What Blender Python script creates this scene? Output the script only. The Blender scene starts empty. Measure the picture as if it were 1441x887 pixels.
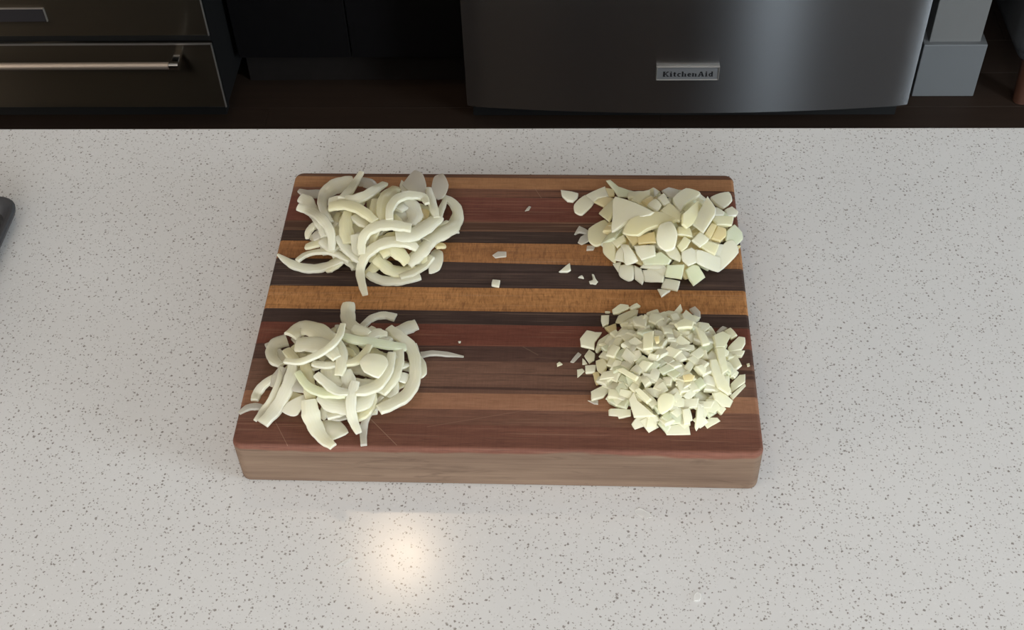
import bpy, bmesh, math, random
from mathutils import Vector, Matrix

S = bpy.context.scene
C = S.collection
R = math.radians
rnd = random.Random(7)

# ------------------------------------------------------------------ camera, world, lamps, exposure
F_PX = 1790.19587
PITCH, ROLL, YAW, EYE = 0.82436, -0.04411, -0.06732, 0.91317
cam_d = bpy.data.cameras.new('camera')
cam = bpy.data.objects.new('camera', cam_d)
C.objects.link(cam)
S.camera = cam
cam_d.sensor_fit = 'HORIZONTAL'
cam_d.sensor_width = 36.0
cam_d.lens = 36.0 * F_PX / 1441.0
cam_d.clip_start, cam_d.clip_end = 0.02, 60
_f = Vector((math.sin(YAW) * math.cos(PITCH), math.cos(YAW) * math.cos(PITCH), -math.sin(PITCH)))
_r = _f.cross(Vector((0, 0, 1))).normalized()
_u = _r.cross(_f)
_r2 = _r * math.cos(ROLL) + _u * math.sin(ROLL)
_u2 = _u * math.cos(ROLL) - _r * math.sin(ROLL)
cam.matrix_world = Matrix(((_r2.x, _u2.x, -_f.x, 0), (_r2.y, _u2.y, -_f.y, 0), (_r2.z, _u2.z, -_f.z, EYE), (0, 0, 0, 1)))

world = bpy.data.worlds.new('sky')
S.world = world
world.use_nodes = True
world.node_tree.nodes['Background'].inputs[0].default_value = (0.80, 0.90, 1.0, 1)
world.node_tree.nodes['Background'].inputs[1].default_value = 1.0

S.view_settings.view_transform = 'Standard'
S.view_settings.look = 'None'
S.view_settings.gamma = 1.0
S.view_settings.use_curve_mapping = False
S.view_settings.exposure = 0.24

FLOOR_Z, CEIL_Z = -0.915, 1.60


def lamp(name, kind, loc, power, color, size=0.1, size_y=None, rot=(0, 0, 0), spread=None):
    d = bpy.data.lights.new(name, 'AREA')
    d.energy = power
    d.color = color
    d.shape = kind
    d.size = size
    if size_y:
        d.size_y = size_y
    if spread: d.spread = R(spread)
    o = bpy.data.objects.new(name, d)
    o.location = loc
    o.rotation_euler = rot
    C.objects.link(o)
    return o


WARM = (1.0, 0.76, 0.52)
DAY = (0.86, 0.94, 1.0)
# daylight at the glass door and right window; the other two are added fill
lamp('window_fill', 'RECTANGLE', (-0.2, -3.20, 0.80), 108, (0.89, 0.95, 1.0), 2.0, 1.2, (R(-90), 0, R(180)))  # unseen front window lamp, added to fill the counter clear of the refrigerator
lamp('glass_door_daylight', 'RECTANGLE', (1.66, -3.20, 0.22), 14.5, (0.78, 0.90, 1.0), 0.42, 2.1, (R(-90), 0, R(180)))
lamp('window_fill', 'RECTANGLE', (3.55, -0.6, 0.85), 104, (0.80, 0.91, 1.0), 2.0, 1.2, (0, R(90), 0))
lamp('window_fill', 'RECTANGLE', (-4.15, -1.5, 0.75), 66, (1.0, 0.87, 0.73), 2.2, 1.4, (0, R(-90), 0))  # unseen warm window lamp, added as soft fill from the left
# recessed ceiling downlights
DOWNLIGHTS = [(-0.382, 1.556), (-2.30, 1.530), (1.75, 1.530), (-0.95, -0.40), (-2.20, -0.40), (0.26, -0.40), (1.75, -0.40)]
for _x, _y in DOWNLIGHTS:
    lamp('downlight_lamp', 'DISK', (_x, _y, CEIL_Z - 0.012), 1.05 if _y > 0 else 1.9, WARM, 0.105, spread=120)


# ------------------------------------------------------------------ helpers
def tag(o, label=None, cat=None, group=None, kind=None):
    if label: o['label'] = label
    if cat: o['category'] = cat
    if group: o['group'] = group
    if kind: o['kind'] = kind
    return o


def link(name, bm, mat, parent=None, smooth=None):
    me = bpy.data.meshes.new(name)
    bm.normal_update()
    bm.to_mesh(me)
    bm.free()
    o = bpy.data.objects.new(name, me)
    C.objects.link(o)
    if mat: me.materials.append(mat)
    if parent: o.parent = parent
    if smooth is not None:
        me.polygons.foreach_set('use_smooth', [True] * len(me.polygons))
        me.set_sharp_from_angle(angle=R(smooth))
        w = o.modifiers.new('weighted_normal', 'WEIGHTED_NORMAL')
        w.keep_sharp = True
    return o


def empty(name, loc=(0, 0, 0), rz=0):
    o = bpy.data.objects.new(name, None)
    o.location = loc
    o.rotation_euler = (0, 0, rz)
    o.empty_display_size = 0.05
    C.objects.link(o)
    return o


def add_box(bm, x0, x1, y0, y1, z0, z1, bev=0.0, seg=2):
    r = bmesh.ops.create_cube(bm, size=1)
    vs = r['verts']
    for v in vs:
        v.co = Vector((x0 + (v.co.x + .5) * (x1 - x0), y0 + (v.co.y + .5) * (y1 - y0), z0 + (v.co.z + .5) * (z1 - z0)))
    if bev > 0:
        es = list({e for v in vs for e in v.link_edges})
        bmesh.ops.bevel(bm, geom=es, offset=bev, segments=seg, affect='EDGES', profile=0.5)


def box(name, mat, x0, x1, y0, y1, z0, z1, parent=None, bev=0.0, seg=2):
    bm = bmesh.new()
    add_box(bm, x0, x1, y0, y1, z0, z1, bev, seg)
    return link(name, bm, mat, parent, 40 if bev else None)


def add_cyl(bm, p, q, r, n=20, r2=None):
    p, q = Vector(p), Vector(q)
    d = q - p
    m = Matrix.Translation((p + q) / 2) @ d.to_track_quat('Z', 'Y').to_matrix().to_4x4()
    bmesh.ops.create_cone(bm, cap_ends=True, segments=n, radius1=r, radius2=r if r2 is None else r2, depth=d.length, matrix=m)


# ------------------------------------------------------------------ materials
def new_mat(name):
    m = bpy.data.materials.new(name)
    m.use_nodes = True
    nt = m.node_tree
    return m, nt, nt.nodes['Principled BSDF']


def N(nt, typ, **kw):
    n = nt.nodes.new(typ)
    for k, v in kw.items():
        if k in ('operation', 'blend_type', 'data_type', 'feature', 'noise_dimensions', 'interpolation', 'clamp', 'wave_type', 'bands_direction', 'direction_type', 'axis', 'distance'):
            setattr(n, k, v)
        else:
            n.inputs[k.replace('_', ' ')].default_value = v
    return n


def L(nt, a, b):
    nt.links.new(a, b)


def math_n(nt, op, a, b=None, c=None, clamp=False):
    n = nt.nodes.new('ShaderNodeMath')
    n.operation = op
    n.use_clamp = clamp
    for i, v in enumerate((a, b, c)):
        if v is None: continue
        if hasattr(v, 'is_output'): L(nt, v, n.inputs[i])
        else: n.inputs[i].default_value = v
    return n.outputs[0]


def mix_c(nt, fac, a, b, mode='MIX'):
    n = nt.nodes.new('ShaderNodeMix')
    n.data_type = 'RGBA'
    n.blend_type = mode
    for s, v in ((n.inputs[0], fac), (n.inputs[6], a), (n.inputs[7], b)):
        if hasattr(v, 'is_output'): L(nt, v, s)
        elif isinstance(v, (int, float)): s.default_value = v
        else: s.default_value = (*v, 1)
    return n.outputs[2]


def coords(nt, scale=(1, 1, 1), loc=(0, 0, 0), rot=(0, 0, 0)):
    tc = nt.nodes.new('ShaderNodeTexCoord')
    mp = nt.nodes.new('ShaderNodeMapping')
    mp.inputs['Scale'].default_value = scale
    mp.inputs['Location'].default_value = loc
    mp.inputs['Rotation'].default_value = rot
    L(nt, tc.outputs['Object'], mp.inputs['Vector'])
    return mp.outputs[0]


def plain(name, col, rough=0.5, metal=0.0, spec=0.5, noise=0.0, nscale=40):
    m, nt, p = new_mat(name)
    p.inputs['Roughness'].default_value = rough
    p.inputs['Metallic'].default_value = metal
    p.inputs['Specular IOR Level'].default_value = spec
    if noise:
        n = N(nt, 'ShaderNodeTexNoise', Scale=nscale, Detail=4.0)
        L(nt, coords(nt), n.inputs['Vector'])
        c = mix_c(nt, n.outputs[0], tuple(x * (1 - noise) for x in col), tuple(min(1, x * (1 + noise)) for x in col))
        L(nt, c, p.inputs['Base Color'])
    else:
        p.inputs['Base Color'].default_value = (*col, 1)
    return m


def quartz():
    m, nt, p = new_mat('speckled_quartz')
    co = coords(nt)
    def specks(scale, keep, rmin, rmax, seed):
        mp = nt.nodes.new('ShaderNodeMapping')
        mp.inputs['Location'].default_value = (seed, seed * 1.7, seed * .3)
        L(nt, co, mp.inputs['Vector'])
        wob = N(nt, 'ShaderNodeTexNoise', Scale=scale * 2.2, Detail=2.0)
        L(nt, mp.outputs[0], wob.inputs['Vector'])
        off = nt.nodes.new('ShaderNodeVectorMath'); off.operation = 'MULTIPLY_ADD'
        L(nt, wob.outputs['Color'], off.inputs[0])
        off.inputs[1].default_value = (0.8 / scale,) * 3
        L(nt, mp.outputs[0], off.inputs[2])
        v = N(nt, 'ShaderNodeTexVoronoi', Scale=scale)
        L(nt, off.outputs[0], v.inputs['Vector'])
        sep = nt.nodes.new('ShaderNodeSeparateColor')
        L(nt, v.outputs['Color'], sep.inputs[0])
        sel = math_n(nt, 'LESS_THAN', sep.outputs[0], keep)
        rad = math_n(nt, 'MULTIPLY_ADD', sep.outputs[1], rmax - rmin, rmin)
        ins = math_n(nt, 'SUBTRACT', rad, v.outputs['Distance'])
        ins = math_n(nt, 'MULTIPLY', ins, 9.0, clamp=True)
        return math_n(nt, 'MULTIPLY', ins, sel), sep.outputs[2]
    a, ra = specks(300, 0.42, 0.14, 0.40, 3.1)
    b, rb = specks(470, 0.50, 0.16, 0.42, 7.7)
    c, rc = specks(300, 0.25, 0.15, 0.40, 1.3)
    big = N(nt, 'ShaderNodeTexNoise', Scale=5.0, Detail=3.0)
    L(nt, co, big.inputs['Vector'])
    base = mix_c(nt, big.outputs[0], (0.635, 0.62, 0.60), (0.70, 0.69, 0.67))
    base = mix_c(nt, math_n(nt, 'MULTIPLY', c, 0.5), base, (0.74, 0.73, 0.71))
    dark = mix_c(nt, rb, (0.20, 0.17, 0.14), (0.38, 0.35, 0.31))
    base = mix_c(nt, math_n(nt, 'MULTIPLY', b, 0.7), base, dark)
    dark2 = mix_c(nt, ra, (0.13, 0.105, 0.085), (0.33, 0.30, 0.27))
    base = mix_c(nt, math_n(nt, 'MULTIPLY', a, 0.85), base, dark2)
    L(nt, base, p.inputs['Base Color'])
    sm = N(nt, 'ShaderNodeTexNoise', Scale=18.0, Detail=4.0)
    L(nt, co, sm.inputs['Vector'])
    L(nt, math_n(nt, 'MULTIPLY_ADD', sm.outputs[0], 0.07, 0.14), p.inputs['Roughness'])
    p.inputs['Specular IOR Level'].default_value = 0.45
    return m


def wood(name, c0, c1, seed, grain=1.0, chatter=0.0, dry=None, streak=None, cuts=()):
    """Oiled hardwood strip: long grain along X, pores, optional tool chatter and a dry worn lower edge."""
    m, nt, p = new_mat(name)
    co = coords(nt, loc=(seed * .37, seed * .11, seed * .05))
    def noise(scale, detail, rough=.6, rot=(0, 0, 0), dist=0.0):
        mp = nt.nodes.new('ShaderNodeMapping')
        mp.inputs['Scale'].default_value = scale
        mp.inputs['Rotation'].default_value = rot
        L(nt, co, mp.inputs['Vector'])
        n = N(nt, 'ShaderNodeTexNoise', Scale=1.0, Detail=detail, Roughness=rough, Distortion=dist)
        L(nt, mp.outputs[0], n.inputs['Vector'])
        return n.outputs[0]
    broad = noise((3.5, 60, 60), 3, .55, dist=.4)
    fine = noise((18, 520, 520), 4, .65)
    pores = noise((60, 1500, 900), 2, .5)
    blot = noise((9, 22, 22), 3)
    def stretch(v, lo, hi):
        n = nt.nodes.new('ShaderNodeMapRange')
        n.inputs[1].default_value = lo; n.inputs[2].default_value = hi
        L(nt, v, n.inputs[0])
        return n.outputs[0]
    f = math_n(nt, 'MULTIPLY_ADD', stretch(broad, .35, .65), .50 * grain, math_n(nt, 'MULTIPLY', stretch(fine, .35, .65), .28))
    f = math_n(nt, 'MULTIPLY_ADD', stretch(blot, .3, .7), .25, f, clamp=True)
    col = mix_c(nt, f, c0, c1)
    po = math_n(nt, 'MULTIPLY', stretch(pores, .56, .68), .45)
    col = mix_c(nt, po, col, tuple(x * .45 for x in c0))
    if streak:
        s = stretch(noise((1.6, 120, 40), 2), .53, .60)
        col = mix_c(nt, math_n(nt, 'MULTIPLY', s, .75), col, streak)
    h = fine
    if chatter:
        ch = stretch(noise((520, 120, 60), 2, rot=(0, 0, R(40)), dist=.8), .46, .70)
        col = mix_c(nt, math_n(nt, 'MULTIPLY', ch, chatter), col, tuple(x * .50 for x in c0))
        lt = stretch(noise((340, 90, 60), 2, rot=(0, 0, R(52)), dist=.6), .52, .72)
        col = mix_c(nt, math_n(nt, 'MULTIPLY', lt, chatter * .5), col, tuple(min(1, x * 1.45) for x in c1))
    saw = stretch(noise((1100, 16, 60), 2), .45, .75)
    col = mix_c(nt, math_n(nt, 'MULTIPLY', saw, .16), col, tuple(x * .6 for x in c0))
    warp = stretch(noise((26, 130, 60), 4, .6, dist=1.6), .40, .70)
    col = mix_c(nt, math_n(nt, 'MULTIPLY', warp, .26), col, tuple(x * .62 for x in c0))
    # fine pale knife cuts running every way
    for k, ang in enumerate((12, 68, 118)):
        sc = stretch(noise((7, 700, 60), 1.5, rot=(0, 0, R(ang))), .665, .71)
        col = mix_c(nt, math_n(nt, 'MULTIPLY', sc, .20), col, (0.42, 0.27, 0.18))
    for (ax, ay, bx_, by_, k) in cuts:
        # one long pale knife cut from (ax, ay) to (bx_, by_) on the board
        tcc = nt.nodes.new('ShaderNodeTexCoord')
        sx = nt.nodes.new('ShaderNodeSeparateXYZ')
        L(nt, tcc.outputs['Object'], sx.inputs[0])
        ln = math.hypot(bx_ - ax, by_ - ay)
        tx, ty = (bx_ - ax) / ln, (by_ - ay) / ln
        px, py = math_n(nt, 'SUBTRACT', sx.outputs[0], ax), math_n(nt, 'SUBTRACT', sx.outputs[1], ay)
        al = math_n(nt, 'ADD', math_n(nt, 'MULTIPLY', px, tx), math_n(nt, 'MULTIPLY', py, ty))
        pe = math_n(nt, 'ABSOLUTE', math_n(nt, 'ADD', math_n(nt, 'MULTIPLY', px, -ty), math_n(nt, 'MULTIPLY', py, tx)))
        inside = math_n(nt, 'MULTIPLY', math_n(nt, 'GREATER_THAN', al, 0.0), math_n(nt, 'LESS_THAN', al, ln))
        thin = math_n(nt, 'MULTIPLY', math_n(nt, 'SUBTRACT', .0004, pe), 3000, clamp=True)
        col = mix_c(nt, math_n(nt, 'MULTIPLY', math_n(nt, 'MULTIPLY', thin, inside), k * .8), col, (.36, .24, .165))
    if dry:
        tc = nt.nodes.new('ShaderNodeTexCoord')
        sp = nt.nodes.new('ShaderNodeSeparateXYZ')
        L(nt, tc.outputs['Object'], sp.inputs[0])
        edge = math_n(nt, 'MULTIPLY_ADD', stretch(blot, .25, .75), 0.010, -0.009)
        dz = math_n(nt, 'SUBTRACT', edge, sp.outputs[2])
        d = math_n(nt, 'MULTIPLY', dz, 420, clamp=True)
        dn = mix_c(nt, f, dry[0], dry[1])
        kn = stretch(noise((14, 30, 70), 3, dist=1.2), .58, .75)
        dn = mix_c(nt, math_n(nt, 'MULTIPLY', kn, .6), dn, tuple(x * .5 for x in dry[0]))
        col = mix_c(nt, math_n(nt, 'MULTIPLY', d, .9), col, dn)
    L(nt, col, p.inputs['Base Color'])
    L(nt, math_n(nt, 'MULTIPLY_ADD', blot, .15, .58), p.inputs['Roughness'])
    p.inputs['Specular IOR Level'].default_value = 0.16
    b = nt.nodes.new('ShaderNodeBump')
    b.inputs['Strength'].default_value = .25
    b.inputs['Distance'].default_value = .0004
    L(nt, math_n(nt, 'SUBTRACT', h, po), b.inputs['Height'])
    L(nt, b.outputs[0], p.inputs['Normal'])
    return m


def onion(name, a, b, trans=0.0, sss=0.7):
    m, nt, p = new_mat(name)
    info = nt.nodes.new('ShaderNodeObjectInfo')
    co = coords(nt)
    n = N(nt, 'ShaderNodeTexNoise', Scale=90.0, Detail=2.0)
    L(nt, co, n.inputs['Vector'])
    vein = N(nt, 'ShaderNodeTexNoise', Scale=500.0, Detail=2.0)
    L(nt, co, vein.inputs['Vector'])
    f = math_n(nt, 'MULTIPLY_ADD', info.outputs['Random'], .7, math_n(nt, 'MULTIPLY_ADD', n.outputs[0], .9, -.30), clamp=True)
    col = mix_c(nt, f, a, b)
    p.inputs['Roughness'].default_value = .20
    p.inputs['Specular IOR Level'].default_value = .5
    p.inputs['Subsurface Weight'].default_value = sss
    p.inputs['Subsurface Radius'].default_value = (1.0, 1.0, .85)
    p.inputs['Subsurface Scale'].default_value = .005
    p.inputs['Transmission Weight'].default_value = trans
    p.inputs['IOR'].default_value = 1.36
    bp = nt.nodes.new('ShaderNodeBump')
    bp.inputs['Strength'].default_value = .25
    bp.inputs['Distance'].default_value = .0006
    ac = nt.nodes.new('ShaderNodeAttribute')
    ac.attribute_name = 'across'
    ph = math_n(nt, 'MULTIPLY_ADD', ac.outputs['Fac'], 2600.0, math_n(nt, 'MULTIPLY', n.outputs[0], 9.0))
    line = math_n(nt, 'MULTIPLY', math_n(nt, 'SINE', ph), .5)
    L(nt, math_n(nt, 'ADD', math_n(nt, 'ADD', n.outputs[0], math_n(nt, 'MULTIPLY', vein.outputs[0], .35)), math_n(nt, 'MULTIPLY', line, .30)), bp.inputs['Height'])
    veined = mix_c(nt, math_n(nt, 'MULTIPLY_ADD', line, .16, .08), col, tuple(x * .86 for x in b))
    L(nt, veined, p.inputs['Base Color'])
    L(nt, bp.outputs[0], p.inputs['Normal'])
    # light passing through the thin wet layers
    tl = nt.nodes.new('ShaderNodeBsdfTranslucent')
    L(nt, mix_c(nt, .5, col, (.97, .90, .62)), tl.inputs[0])
    ms = nt.nodes.new('ShaderNodeMixShader')
    ms.inputs[0].default_value = .36
    L(nt, p.outputs[0], ms.inputs[1])
    L(nt, tl.outputs[0], ms.inputs[2])
    L(nt, ms.outputs[0], nt.nodes['Material Output'].inputs['Surface'])
    return m


def steel(name, col, rough, aniso=1.0, rot=0.25):
    """Brushed metal: fine horizontal brushing, so highlights smear up and down."""
    m, nt, p = new_mat(name)
    co = coords(nt, scale=(4, 900, 900))
    n = N(nt, 'ShaderNodeTexNoise', Scale=1.0, Detail=2.0)
    L(nt, co, n.inputs['Vector'])
    c = mix_c(nt, n.outputs[0], tuple(x * .9 for x in col), col)
    L(nt, c, p.inputs['Base Color'])
    p.inputs['Metallic'].default_value = 1.0
    p.inputs['Roughness'].default_value = rough
    p.inputs['Anisotropic'].default_value = aniso
    p.inputs['Anisotropic Rotation'].default_value = rot
    t = nt.nodes.new('ShaderNodeTangent')
    t.direction_type = 'RADIAL'
    t.axis = 'Z'
    L(nt, t.outputs[0], p.inputs['Tangent'])
    return m


def floor_wood():
    m, nt, p = new_mat('espresso_floor')
    info = nt.nodes.new('ShaderNodeObjectInfo')
    co = coords(nt, scale=(3, 60, 60))
    n = N(nt, 'ShaderNodeTexNoise', Scale=1.0, Detail=5.0, Distortion=.5)
    L(nt, co, n.inputs['Vector'])
    f = math_n(nt, 'MULTIPLY_ADD', info.outputs['Random'], .4, math_n(nt, 'MULTIPLY', n.outputs[0], .6))
    L(nt, mix_c(nt, f, (0.022, 0.0135, 0.0095), (0.048, 0.030, 0.021)), p.inputs['Base Color'])
    p.inputs['Roughness'].default_value = .6
    p.inputs['Specular IOR Level'].default_value = .2
    return m


M_QUARTZ = quartz()
M_WALL = plain('greige_wall_paint', (0.42, 0.41, 0.395), .6, noise=.03)
M_DARKWALL = plain('slate_wall_paint', (0.10, 0.105, 0.11), .7)
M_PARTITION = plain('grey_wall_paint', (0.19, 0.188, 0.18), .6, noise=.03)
M_CEIL = plain('ceiling_paint', (0.62, 0.61, 0.60), .8)
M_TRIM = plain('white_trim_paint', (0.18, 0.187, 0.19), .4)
M_BLACKCAB = plain('black_cabinet_lacquer', (0.006, 0.0055, 0.006), .55, spec=.2, noise=.2)
M_TOE = plain('toe_kick_brown', (0.022, 0.018, 0.016), .6, spec=.2, noise=.2)
M_BLACK = plain('black_plastic', (0.010, 0.010, 0.010), .5)
M_STEEL = steel('brushed_stainless', (0.50, 0.51, 0.52), .24)
M_DKSTEEL = steel('dark_stainless', (0.17, 0.15, 0.12), .40)
M_EDGE = plain('bright_steel_edge', (0.60, 0.57, 0.53), .5, .9)
M_HANDLE = plain('satin_steel_bar', (0.80, 0.68, 0.57), .52, .9)
M_CHROME = plain('polished_steel', (0.85, 0.80, 0.74), .15, 1.0)
M_BADGE = plain('badge_silver', (0.30, 0.30, 0.30), .5, .35)
M_DKBADGE = plain('badge_dark', (0.06, 0.055, 0.06), .5, .3)
M_INK = plain('black_lettering', (0.012, 0.012, 0.014), .5)
M_FLOOR = floor_wood()
M_TRAY = plain('charcoal_enamel', (0.035, 0.034, 0.036), .42, noise=.25)
M_FABRIC = plain('charcoal_fabric', (0.035, 0.036, 0.038), .9, noise=.3, nscale=300)
M_REDWOOD = plain('reddish_wood', (0.085, 0.033, 0.018), .5, noise=.25, nscale=60)
M_EMIT, _nt, _p = new_mat('lit_lens')
_p.inputs['Base Color'].default_value = (.9, .85, .8, 1)
_p.inputs['Roughness'].default_value = .3

M_ONION = {
    'w': onion('onion_white', (0.87, 0.86, 0.73), (0.88, 0.85, 0.66)),
    'c': onion('onion_cream', (0.88, 0.85, 0.62), (0.87, 0.815, 0.54)),
    'y': onion('onion_yellow', (0.86, 0.76, 0.48), (0.84, 0.70, 0.38)),
    'g': onion('onion_green_tint', (0.82, 0.86, 0.66), (0.82, 0.85, 0.60)),
    'd': onion('onion_dice_flesh', (0.95, 0.935, 0.76), (0.95, 0.92, 0.66), sss=.30),
    'f': plain('clear_onion_film', (0.93, 0.92, 0.88), .25),
    't': onion('onion_translucent', (0.84, 0.82, 0.76), (0.82, 0.79, 0.71), trans=.45, sss=.2),
}

_fp = M_ONION['f'].node_tree.nodes['Principled BSDF']
_fp.inputs['Alpha'].default_value = .38

# ------------------------------------------------------------------ room shell
RX0, RX1, RY0, RY1 = -4.2, 3.6, -3.25, 3.05
floor = empty('floor', (0, 0, FLOOR_Z))
tag(floor, kind='structure')
sub = box('subfloor', M_TOE, RX0, RX1, RY0, RY1, -0.06, -0.019, floor)
PW = 0.127
_fm = {}
row = 0
y = RY0
while y < RY1 - .01:
    x = RX0 - rnd.uniform(0, 1.2)
    near = y > 0.9
    while x < RX1:
        ln = rnd.choice((0.9, 1.2, 1.5, 1.8)) if near else 3.0
        x0, x1 = max(x, RX0), min(x + ln, RX1)
        if x1 - x0 > .05:
            bm = bmesh.new()
            add_box(bm, -(x1 - x0) / 2 + .0002, (x1 - x0) / 2 - .0002, -PW / 2 + .0002, PW / 2 - .0002, -.019, 0, .0006, 1)
            o = link('floor_plank', bm, M_FLOOR, floor, 30)
            o.location = ((x0 + x1) / 2, y + PW / 2, 0)
        x += ln
    y += PW

tag(box('ceiling', M_CEIL, RX0, RX1, RY0, RY1, CEIL_Z, CEIL_Z + .08), kind='structure')
tag(box('wall_back', M_WALL, RX0, RX1, RY1, RY1 + .1, FLOOR_Z, CEIL_Z), kind='structure')


def wall_with_holes(name, axis, pos, a0, a1, holes, sgn=1, mat=None):
    """A wall slab along x (axis 'x') or y, with rectangular window openings (a, b, z0, z1)."""
    bm = bmesh.new()
    def seg(u0, u1, z0, z1):
        if u1 - u0 < 1e-4 or z1 - z0 < 1e-4: return
        if axis == 'x': add_box(bm, u0, u1, pos - .1, pos, z0, z1)
        else: add_box(bm, min(pos, pos + .1 * sgn), max(pos, pos + .1 * sgn), u0, u1, z0, z1)
    u = a0
    for (b0, b1, z0, z1) in sorted(holes):
        seg(u, b0, FLOOR_Z, CEIL_Z)
        seg(b0, b1, FLOOR_Z, z0)
        seg(b0, b1, z1, CEIL_Z)
        u = b1
    seg(u, a1, FLOOR_Z, CEIL_Z)
    return tag(link(name, bm, mat or M_WALL), kind='structure')


wall_with_holes('wall_front', 'x', RY0, RX0, RX1, [(1.43, 1.89, -0.85, 1.3), (-1.22, 0.82, 0.18, 1.42)], 1, M_DARKWALL)  # the wide middle opening is added for the front fill lamp
wall_with_holes('wall_right', 'y', RX1, RY0, RY1, [(-1.62, 0.42, 0.23, 1.47)])
wall_with_holes('wall_left', 'y', RX0, RY0, RY1, [(-2.6, -0.4, 0.05, 1.45)], -1)  # opening added to go with the warm left fill lamp

# end of the short partition beside the refrigerator, with its baseboard
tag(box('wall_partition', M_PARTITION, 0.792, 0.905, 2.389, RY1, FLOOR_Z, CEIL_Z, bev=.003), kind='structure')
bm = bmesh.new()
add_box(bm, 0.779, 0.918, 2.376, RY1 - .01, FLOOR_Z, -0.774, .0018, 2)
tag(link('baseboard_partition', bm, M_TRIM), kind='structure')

for i, (x, y) in enumerate(DOWNLIGHTS):
    t = empty('ceiling_downlight', (x, y, CEIL_Z))
    tag(t, ('warm recessed ceiling downlight mirrored in the countertop before the board', 'recessed ceiling downlight over the aisle in front of the range',
            'recessed ceiling downlight over the aisle near the partition', 'recessed ceiling downlight above the camera, left of the middle',
            'recessed ceiling downlight nearest the left wall opening', 'recessed ceiling downlight above the camera, right of the middle',
            'recessed ceiling downlight nearest the right window')[i], 'light', 'recessed ceiling downlights')
    bm = bmesh.new()
    n = 32
    rings = [(.075, -.006), (.082, 0.0), (.060, -.008), (.056, -.004)]
    vs = [[bm.verts.new((r * math.cos(2 * math.pi * k / n), r * math.sin(2 * math.pi * k / n), z)) for k in range(n)] for r, z in ((.085, 0), (.080, -.007), (.062, -.009), (.058, -.002))]
    for a, b in zip(vs, vs[1:]):
        for k in range(n):
            bm.faces.new((a[k], a[(k + 1) % n], b[(k + 1) % n], b[k]))
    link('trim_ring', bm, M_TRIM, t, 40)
    bm = bmesh.new()
    bmesh.ops.create_circle(bm, cap_ends=True, segments=32, radius=.058, matrix=Matrix.Translation((0, 0, -.001)))
    link('lens', bm, M_EMIT, t)

# ------------------------------------------------------------------ island
CX0, CX1, CY0, CY1 = -2.10, 0.555, 0.06, 1.131
ct = box('countertop', M_QUARTZ, CX0, CX1, CY0, CY1, -.03, 0, bev=.002, seg=2)
tag(ct, 'white speckled quartz countertop of the kitchen island', 'countertop')
isl = empty('island_cabinet', (0, 0, FLOOR_Z))
tag(isl, 'black kitchen island base under the white speckled countertop', 'cabinet')
H = -FLOOR_Z - .03
box('body', M_BLACKCAB, CX0 + .04, CX1 - .04, CY0 + .26, CY1 - .05, .10, H, isl)
box('toe_kick', M_TOE, CX0 + .09, CX1 - .09, CY0 + .30, CY1 - .12, 0, .10, isl)
for k in range(4):
    w = (CX1 - CX0 - .08) / 4
    a = CX0 + .04 + k * w
    d = box('cabinet_door', M_BLACKCAB, a + .002, a + w - .002, CY1 - .05, CY1 - .03, .105, H - .004, isl, bev=.0015)

# ------------------------------------------------------------------ range at left
rg = empty('kitchen_range', (-1.152, 2.25, FLOOR_Z))
tag(rg, 'dark stainless kitchen range with drawer at the upper left', 'range')
RW = .381
box('body', M_BLACK, -RW + .004, RW - .004, .013, .68, .06, .90, rg)
box('kick_panel', M_BLACK, -RW + .02, RW - .02, .05, .08, .012, .06, rg)
for sx in (-1, 1):
    bm = bmesh.new(); add_cyl(bm, (sx * (RW - .06), .10, 0), (sx * (RW - .06), .10, .06), .018, 16)
    link('leveling_foot', bm, M_BLACK, rg, 40)
    bm = bmesh.new(); add_cyl(bm, (sx * (RW - .06), .60, 0), (sx * (RW - .06), .60, .06), .018, 16)
    link('leveling_foot', bm, M_BLACK, rg, 40)


def framed_panel(name, x0, x1, z0, z1, parent, mat, edge):
    """Front panel with a thin folded bright edge on the top and both sides."""
    p = box(name, mat, x0, x1, 0, .012, z0, z1, parent, bev=.0012, seg=1)
    bm = bmesh.new()
    w, d = .0022, .0011
    add_box(bm, x0 - .0005, x1 + .0005, -d, .003, z1 - w, z1 + .0006)
    add_box(bm, x0 - .0005, x0 + w, -d, .003, z0, z1)
    add_box(bm, x1 - w, x1 + .0005, -d, .003, z0, z1)
    e = link('edge_trim', bm, edge, p)
    e['label'] = 'bright folded steel edge'
    return p


Z = lambda zz: zz - FLOOR_Z
dr = framed_panel('drawer_front', -RW, RW, Z(-.843), Z(-.673), rg, M_DKSTEEL, M_EDGE)
dd = framed_panel('oven_door', -RW, RW, Z(-.652), Z(-.10), rg, M_DKSTEEL, M_EDGE)
bm = bmesh.new(); add_box(bm, -.28, .28, -.0015, .004, Z(-.50), Z(-.22), .001, 1)
link('oven_window', bm, plain('black_glass', (.008, .008, .009), .08), dd, 30)
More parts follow.
